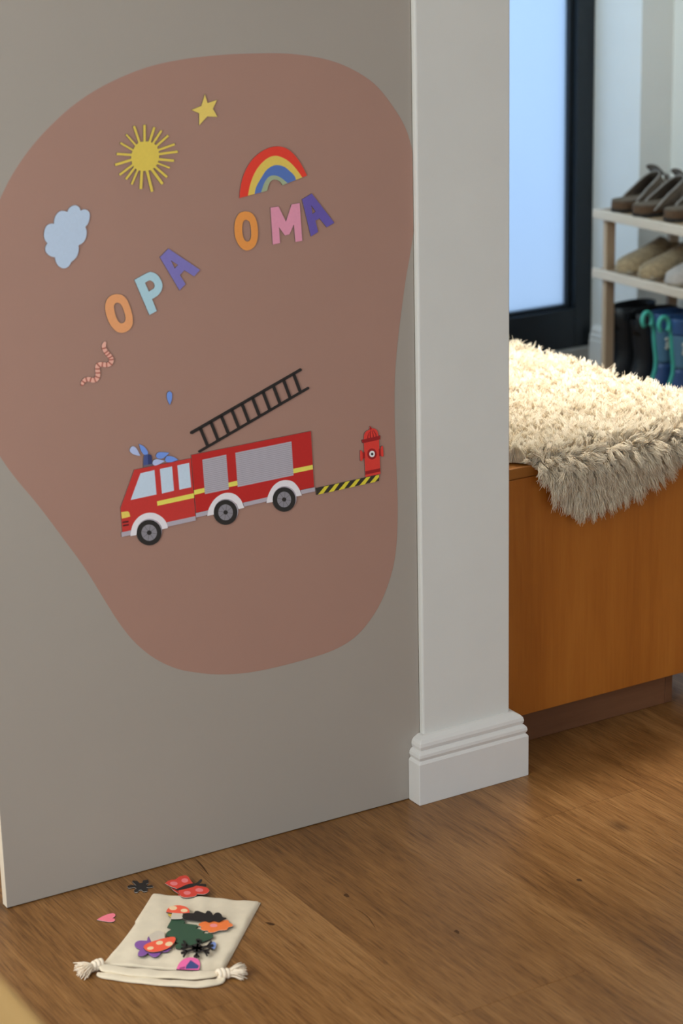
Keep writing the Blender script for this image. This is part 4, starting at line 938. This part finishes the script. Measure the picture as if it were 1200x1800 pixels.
def chelsea(loc, rz, label):
    t, R_, pr = boot('ankle_boot', loc, rz, 0.262, 0.27, 0.049, None, label, 'black ankle boots under the shoe rack')
    MB().rings([R_(z, x0 - .003, x1 + .003, h_ * 1.04) for z, x0, x1, h_ in ((0, .004, .264, .047), (.013, 0, .27, .049))]).build('sole', M_SOLE, t, True)
    rg_ = [R_(*p, tilt=(0.004 if i > 8 else 0)) for i, p in enumerate(pr)]
    z, x0, x1, h_ = pr[-1]
    rg_ += [R_(z - .002, x0 + .004, x1 - .004, h_ - .004), R_(z - .07, x0 + .006, x1 - .006, h_ - .006)]
    MB().rings(rg_, caps=(True, True)).build('boot_upper', M_BOOT, t, True)
    for s in (1, -1):
        g = MB().rings([[(xx, s * (h2 + .0012), zz) for xx in (0.045, 0.06, 0.075)] for zz, h2 in ((.150, .0445), (.19, .0465), (.225, .0475), (.257, .0485))], caps=(False, False), closed=False).build('elastic_gusset', M_ELAST, t, True)
        sd_ = g.modifiers.new('solid', 'SOLIDIFY'); sd_.thickness = 0.002; sd_.offset = 0
    lp = MB().rings([[(-0.002 - 0.030 * f, yy * (1 - .15 * f), zz + 0.004 * math.sin(math.pi * f)) for yy, zz in ((-.012, .240), (.012, .240), (.012, .262), (-.012, .262))] for f in (0, .35, .7, .92, 1)]).build('pull_tab', M_ELAST, t, True)
    bevel(lp, 0.003, 2)
    return t
chelsea((2.135, 2.142, 0), 0.0, 'black pull-on ankle boot under the rack nearest the door')
chelsea((2.130, 2.034, 0), -0.03, 'black pull-on ankle boot under the rack beside the blue boots')
M_NAVY = mat('navy_rubber', (0.028, 0.070, 0.19), 0.4, 0.4, noise=0.08)
M_CUFF = mat('cuff_rubber', (0.04, 0.105, 0.26), 0.4, 0.4, noise=0.08)
M_BLUE = mat('blue_rubber', (0.085, 0.20, 0.31), 0.4, 0.4, noise=0.08)
M_TEAL = mat('teal_rubber', (0.07, 0.46, 0.36), 0.4, 0.4, noise=0.08)
M_BADGE = mat('badge_print', (0.62, 0.60, 0.52), 0.6, 0.3, noise=0.05)
M_OLIVE = mat('badge_olive', (0.20, 0.24, 0.10), 0.6, 0.3, noise=0.05)
def wellie(loc, rz, label):
    t, R_, pr = boot('rubber_boot', loc, rz, 0.278, 0.20, 0.040, None, label, 'blue rubber boots under the shoe rack')
    MB().rings([R_(z, x0 - .003, x1 + .003, h_ * 1.04) for z, x0, x1, h_ in ((0, .004, .195, .039), (.013, 0, .20, .040))]).build('sole', M_TEAL, t, True)
    def at(z):
        zs = [p[0] for p in pr]; return (z, *[float(np.interp(z, zs, [p[k] for p in pr])) for k in (1, 2, 3)])
    def band(name, z0, z1, m_, gr=0.0, parent=None, inner=False):
        zs = [z0 + (z1 - z0) * i / 8 for i in range(9)]
        rg_ = [R_(q_[0], q_[1] - gr, q_[2] + gr, q_[3] + gr) for q_ in map(at, zs)]
        if inner:
            q_ = at(z1); rg_ += [R_(z1 - .001, q_[1] + .004, q_[2] - .004, q_[3] - .004), R_(z1 - .05, q_[1] + .006, q_[2] - .006, q_[3] - .006)]
        return MB().rings(rg_).build(name, m_, parent or t, True)
    band('boot_foot', 0.0135, 0.125, M_NAVY); band('boot_shaft', 0.1255, 0.2305, M_BLUE); band('cuff', 0.228, 0.278, M_CUFF, 0.0015, inner=True)
    q1 = [at(z) for z in (0.02, 0.05, 0.08, 0.11, 0.14, 0.17, 0.20, 0.235, 0.25)]
    MB().tube([(q_[1] - 0.001, 0, q_[0]) for q_ in q1], 0.006, 8).build('back_seam', M_TEAL, t, True)
    MB().tube([(-0.004 - 0.020 + 0.020 * math.cos(a) * .8 - 0.004, 0.006 * math.sin(a * .5), 0.262 + 0.022 * math.sin(a)) for a in [math.radians(-60 + 300 * i / 16) for i in range(17)]], 0.0072, 8).build('pull_loop', M_TEAL, t, True)
    q_ = at(0.172)
    bd_ = MB()
    for (bx, bz, br) in ((0.020, 0.202, .006), (0.030, 0.196, .0065), (0.022, 0.188, .005), (0.030, 0.180, .006), (0.020, 0.176, .005)):
        bd_.rings([[(bx + rr * math.cos(a), -(q_[3] * (1 - abs((bx - .05) / .06) ** 2.3) ** (1 / 2.3)) - yy, bz + rr * math.sin(a)) for a in (2 * math.pi * k / 10 for k in range(10))] for rr, yy in ((br, -.003), (br, .0022), (br * .7, .0030))])
    bd_.build('badge', M_BADGE, t, True)
    return t
wellie((2.122, 1.930, 0), 0.05, 'blue banded rubber boot with teal loop beside the black boot')
wellie((2.118, 1.846, 0), -0.05, 'blue banded rubber boot with teal loop at the picture edge')

# ------------------------------------------------------------------ table near the viewer (blurred corner of the picture)
tb = empty('wooden_table', (-1.775, -1.62, 0)); tag(tb, 'ochre wooden table edge, blurred, in the near corner', 'table')
tx, ty = 0.462, 0.42
def rrect(hx, hy, r_, n=8):
    out = []
    for cx_, cy_, a0 in ((hx - r_, hy - r_, 0), (-hx + r_, hy - r_, 90), (-hx + r_, -hy + r_, 180), (hx - r_, -hy + r_, 270)):
        out += [(cx_ + r_ * math.cos(math.radians(a0 + 90 * k / n)), cy_ + r_ * math.sin(math.radians(a0 + 90 * k / n))) for k in range(n + 1)]
    return out
lo = rrect(tx, ty, 0.12)
bevel(MB().rings([[(x, y, .715) for x, y in lo], [(x, y, .74) for x, y in lo]]).build('table_top', M_TABLE, tb), 0.004, 3)
for sx in (-1, 1):
    for sy in (-1, 1):
        x, y = sx * (tx - .09), sy * (ty - .09)
        MB().rings([[(x + r_ * math.cos(a) , y + r_ * math.sin(a), z) for a in (2 * math.pi * k / 16 for k in range(16))] for z, r_ in ((0, .016), (.7145, .026))]).build('leg', M_TABLE, tb, True)
